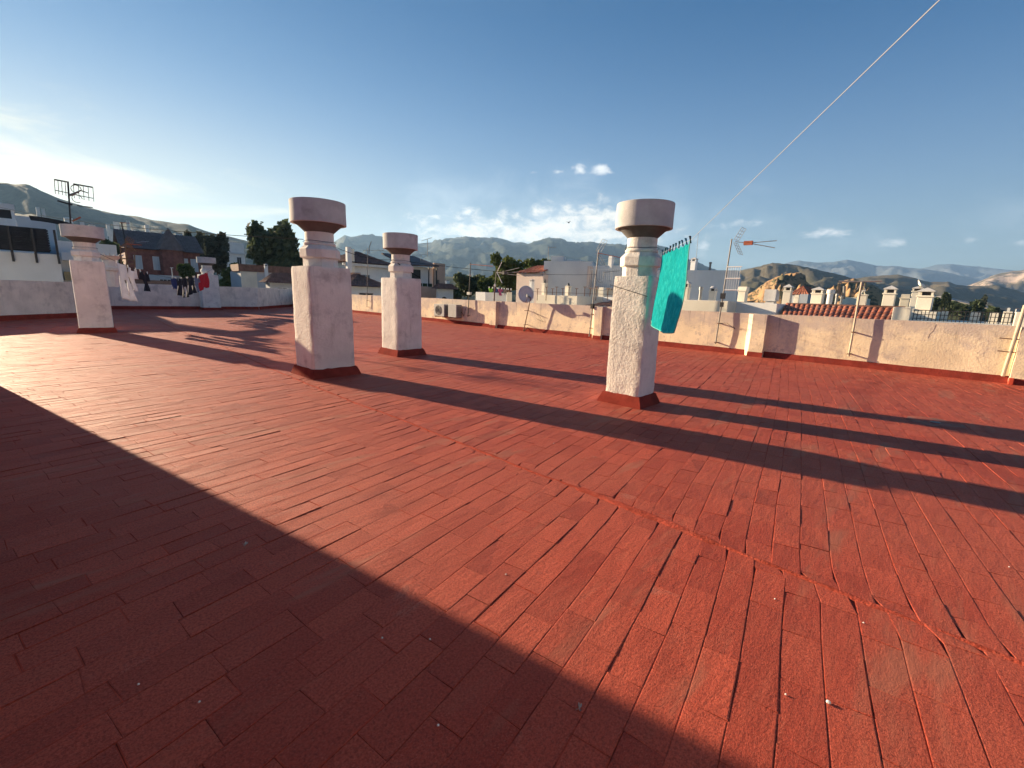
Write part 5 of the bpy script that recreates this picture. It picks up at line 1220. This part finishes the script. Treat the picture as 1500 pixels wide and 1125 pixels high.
# clothesline at the left
LA = V((.70 + .32, 19.75 - .25, 2.46)); P5 = V((7.45, 35.2, 2.86))
lp = catenary(LA, P5, .75, 30)
wire('clothesline', 'thin cord sagging from the leftmost chimney to the small far chimney', 'clothesline', lp, .006, m_cable)
def lcol(u):
    lo, hi = 0.0, 1.0
    for _ in range(50):
        m_ = (lo + hi) / 2; i = min(29, int(m_ * 30)); q = lp[i].lerp(lp[i + 1], m_ * 30 - i)
        if px(q)[0] < u: lo = m_
        else: hi = m_
    return q
def garment(name, label, cat, u0, u1, drop, m, shape='shirt', flare=0.0, seed=0, lean=0.0):
    a, b_ = lcol(u0), lcol(u1)
    w_ = (b_ - a).length
    if w_ > 1.1: mid = (a + b_) / 2; dd = (b_ - a).normalized(); 
    nu_, nv_ = 14, 16; vs = []; fs = []; keep = set()
    dd = (b_ - a); sd = V((dd.y, -dd.x, 0)).normalized()
    for j in range(nv_ + 1):
        v_ = j / nv_
        for i in range(nu_ + 1):
            u_ = i / nu_; uu = .5 + (u_ - .5) * (1 + flare * v_)
            p = a + dd * uu; hgt = drop * (1 + .06 * fbm((u_ * 3, seed, 1), 2)); hem_ = hgt
            vs.append(p + V((0, 0, -hem_ * v_ - .02)) + sd * (.05 * math.sin(u_ * 10 + v_ * 3 + seed) * (.4 + v_) + lean * v_) + dd.normalized() * (.03 * math.sin(v_ * 7 + seed)))
    for j in range(nv_):
        for i in range(nu_):
            u_ = (i + .5) / nu_; v_ = (j + .5) / nv_
            if shape == 'trousers' and abs(u_ - .5) < .05 + .07 * v_ and v_ > .42: continue
            if shape == 'shorts' and abs(u_ - .5) < .06 + .05 * v_ and v_ > .5: continue
            if shape == 'shirt' and (u_ < .2 or u_ > .8) and v_ > .42: continue
            if shape == 'shirt' and .38 < u_ < .62 and v_ < .1: continue
            fs.append((j * (nu_ + 1) + i, j * (nu_ + 1) + i + 1, (j + 1) * (nu_ + 1) + i + 1, (j + 1) * (nu_ + 1) + i))
    root = thing(name, label, cat, (a + b_) / 2)
    mb = MB(); mb.add(vs, fs); o = mb.build('cloth', m, root, smooth=True); s_ = o.modifiers.new('s', 'SOLIDIFY'); s_.thickness = .006
    mb = MB()
    for t in (.1, .9): q = a + dd * t; mb.box((q.x - .012, q.y - .03, q.z - .05), (q.x + .012, q.y + .03, q.z + .05))
    mb.build('peg', m_white, root)
w_cloth = mat('white_cotton', (.72, .70, .72), .95, .05, 6, .3, 40, transl=.3); b_cloth = mat('black_cotton', (.022, .024, .03), .95, .2, 6, .3, 40)
n_cloth = mat('navy_cotton', (.03, .05, .14), .95, .2, 6, .3, 40); g_cloth = mat('grey_blue_cotton', (.22, .25, .33), .95, .2, 6, .3, 40, transl=.2); r_cloth = mat('red_cotton', (.50, .02, .035), .95, .15, 6, .3, 40, transl=.2)
y_cloth = mat('lime_cotton', (.35, .60, .08), .95, .1, 6, transl=.3); p_cloth = mat('pink_cotton', (.55, .12, .25), .95, .3, 14, transl=.3); t_cloth = mat('tan_cotton', (.42, .30, .24), .95, .2, 10, transl=.3)
# along the line the columns are stretched: garments keep their real widths
def width_cols(u0, w_):
    a = lcol(u0); lo, hi = u0, 300.0
    for _ in range(40):
        m_ = (lo + hi) / 2
        if (lcol(m_) - a).length < w_: lo = m_
        else: hi = m_
    return lo
garment('trousers', 'long white trousers hanging leftmost on the line', 'trousers', 169, 185, 1.25, w_cloth, 'trousers', .15, 1, .1)
garment('shirt', 'white short sleeved shirt hanging right of the white trousers', 'shirt', 186, 200, .80, w_cloth, 'shirt', .0, 2)
garment('shirt', 'black shirt hanging right of the white shirt on the line', 'shirt', 204, 217, .72, b_cloth, 'shirt', .0, 3)
garment('shorts', 'navy blue shorts at the left end of the dark washing by the small chimney', 'shorts', 251, 257, .5, n_cloth, 'shorts', 0, 4)
garment('shirt', 'black T shirt hanging second in the dark washing by the small chimney', 'shirt', 257, 265, .80, b_cloth, 'shirt', 0, 5)
garment('trousers', 'black trousers in the middle of the dark washing by the small chimney', 'trousers', 265, 274, .95, b_cloth, 'trousers', 0, 6)
garment('shorts', 'black shorts hanging just left of the grey blue shirt', 'shorts', 274, 284, .85, b_cloth, 'shorts', 0, 7)
garment('shirt', 'grey blue patterned shirt left of the red shorts', 'shirt', 284, 292, .85, g_cloth, 'shirt', 0, 8)
garment('shorts', 'bright red shorts hanging in front of the small far chimney', 'shorts', 291, 303.5, .85, r_cloth, 'shorts', .1, 9)
# washing on the neighbour's roof in the middle
a, b_ = at(708, 420, 28.5), at(758, 424, 27.0)
_lp = lp; lp = catenary(a, b_, .03, 30)
wire('clothesline', 'short clothesline with coloured washing on the roof beyond the middle parapet', 'clothesline', lp, .008, m_cable)
garment('shirt', 'lime green shirt on the neighbouring roof clothesline', 'shirt', 716, 722, .42, y_cloth, 'shirt', 0, 11)
garment('shorts', 'blue shorts on the neighbouring roof beside the pipe top', 'shorts', 723.5, 729, .42, n_cloth, 'shorts', 0, 12)
garment('shirt', 'pink patterned shirt on the neighbouring roof clothesline', 'shirt', 730, 735.5, .40, p_cloth, 'shirt', 0, 13)
garment('shorts', 'pale tan shorts on the neighbouring roof, right of the pink shirt', 'shorts', 738, 743, .36, t_cloth, 'shorts', 0, 14)
garment('shirt', 'brown shirt at the right end of the neighbouring roof clothesline', 'shirt', 744, 749, .36, m_wood, 'shirt', 0, 15)
lp = _lp
# cables between the chimneys
K = COLLAR
def tie(i, a=0.0, dz=.07): return V((K[i][0] + K[i][3] * math.cos(a), K[i][1] + K[i][3] * math.sin(a), K[i][2] + dz))
wire('cable', 'dark cable crossing the sky edge from the left to the second chimney', 'cable', catenary(at(-60, 286, 40), tie(2, PI), .35, 30), .006, m_cable)
wire('cable', 'dark cable strung between the second and the middle chimney', 'cable', catenary(tie(2, .8), tie(3, 3.5), .10, 16), .005, m_cable)
wire('cable', 'long dark cable from the middle chimney to the pale mast left of the nearest chimney', 'cable', catenary(tie(3, .5), onx(872, 402, RX - .12), .12, 30), .006, m_cable)
wire('cable', 'thin cable running down from the mast across the nearest chimney', 'cable', catenary(onx(872, 401, RX - .12), V((5.93, 3.95, 1.86)), .1, 20), .004, m_cable)
wire('cable', 'short diagonal cable hanging from the collar of the middle chimney', 'cable', catenary(V((5.98, 10.0, 2.30)), V((6.62, 9.98, 1.99)), .02, 8), .012, m_cable)
wire('cable', 'thin dark cable resting diagonally on the sunlit face of the nearest chimney', 'cable', [V((5.965, 3.83, 1.82)), V((5.955, 3.5, 1.74)), V((5.965, 3.19, 1.66))], .004, m_cable)

# ------------------------------------------------------------------ small things on the floor
q = gnd(1370, 619); r_ = thing('floor_drain', 'small floor drain in a pale cement patch on the right of the terrace', 'drain', q)
mb = MB(); n = 22; mb.add([(q.x + (.42 + .12 * fbm((math.cos(a) * 2, math.sin(a) * 2, 1), 3)) * math.cos(a) * .8, q.y + (.42 + .12 * fbm((math.cos(a) * 2, math.sin(a) * 2, 1), 3)) * math.sin(a) * .75, .0045) for a in [2 * PI * k / n for k in range(n)]], [tuple(range(n))])
mb.build('cement_patch', mat('worn_cement', (.30, .12, .085), .9, .25, 6, .5, 60, col2=(.36, .08, .05), c2scale=3, c2lo=.45, c2hi=.55), r_)
mb = MB(); mb.lathe([(.055, .0048), (.06, .010), (.04, .011), (.035, .0065), (.0, .006)], q.x, q.y, 18); mb.build('grate', m_steel, r_)
def scrap(name, label, cat, u, v, size, m, seed):
    q = gnd(u, v); rg = random.Random(seed); mb = MB()
    for k in range(7):
        a = rg.uniform(0, 2 * PI); s_ = size * rg.uniform(.3, 1); p = q + V((math.cos(a), math.sin(a), 0)) * size * rg.uniform(0, .5); t = V((math.cos(a), math.sin(a), .3)); n_ = V((-math.sin(a), math.cos(a), .2))
        mb.add([p + V((0, 0, .004)), p + t * s_ * .6 + V((0, 0, .006)), p + t * s_ * .7 + n_ * s_ * .2 + V((0, 0, .01)), p + n_ * s_ * .22 + V((0, 0, .012))], [(0, 1, 2, 3)])
    o = mb.build(name, m, origin=q); tag(o, label, cat)
m_bit = mat('pale_scrap', (.40, .38, .36), .8, .2, 40)
scrap('feather', 'small grey feather lying on the shaded tiles at the left', 'feather', 358, 800, .030, m_bit, 1)
scrap('paper_scrap', 'crumpled dark and white scrap lying on the shaded tiles near the bottom', 'scrap', 848, 1040, .022, m_bit, 2)
def pebble(label, u, v, s_, m, seed):
    q = gnd(u, v); mb = MB(); rg = random.Random(seed)
    mb.lathe([(s_ * .6, .001), (s_, s_ * .5), (s_ * .7, s_ * 1.0), (.0005, s_ * 1.15)], q.x, q.y, 7, wob=.4, seed=seed); o = mb.build('pebble', m, origin=q); tag(o, label, 'pebble')
pebble('larger white plaster crumb on the sunlit tiles near the lower right', 1213, 1030, .010, m_white, 3)
for k, (u, v) in enumerate([(630, 937), (642, 1063), (1151, 1018), (203, 1003), (292, 1029), (1265, 913), (930, 645), (741, 842), (1478, 831), (811, 650), (560, 935), (1135, 878)]):
    q = gnd(u, v); mb = MB(); mb.lathe([(.003, .001), (.005, .0025), (.003, .006), (.0005, .007)], q.x, q.y, 6, wob=.4, seed=k)
    o = mb.build('plaster_crumb', m_white, origin=q); tag(o, 'tiny white plaster crumb lying loose on the red tiles', 'crumb', 'tiny plaster crumbs on the floor')
# bird in the sky
q = at(833, 326, 60); r_ = thing('bird', 'tiny dark bird flying above the mountains in the middle', 'bird', q)
mb = MB(); n = 8; vs = []
for x, r in ((-.20, .01), (-.1, .05), (0, .07), (.1, .05), (.17, .03), (.22, .005)):
    for k in range(n): a = 2 * PI * k / n; vs.append((q.x + x, q.y + r * math.cos(a), q.z + r * math.sin(a)))
mb.add(vs, [(i * n + k, i * n + (k + 1) % n, (i + 1) * n + (k + 1) % n, (i + 1) * n + k) for i in range(5) for k in range(n)]); mb.build('body', m_black, r_)
for s_ in (-1, 1):
    mb = MB(); mb.add([(q.x + .08, q.y, q.z + .03), (q.x - .06, q.y, q.z + .03), (q.x - .05, q.y + s_ * .25, q.z + .14), (q.x - .12, q.y + s_ * .45, q.z + .05), (q.x + .03, q.y + s_ * .25, q.z + .15)], [(0, 1, 2, 3, 4)]); o = mb.build('wing', m_black, r_); o.modifiers.new('s', 'SOLIDIFY').thickness = .01

# ------------------------------------------------------------------ the air
HZ = 0.000078
mb = MB(); mb.box((-13200, -13200, -46), (13200, 13200, 1120))
hz = mb.build('haze', None); tag(hz, kind='stuff')
m = bpy.data.materials.new('haze_air'); m.use_nodes = True; nt = m.node_tree; nt.nodes.clear()
pv = nt.nodes.new('ShaderNodeVolumePrincipled'); pv.inputs['Color'].default_value = (.40, .65, 1.0, 1); pv.inputs['Density'].default_value = HZ; pv.inputs['Anisotropy'].default_value = .28
ou = nt.nodes.new('ShaderNodeOutputMaterial'); nt.links.new(pv.outputs[0], ou.inputs['Volume']); hz.data.materials.append(m)
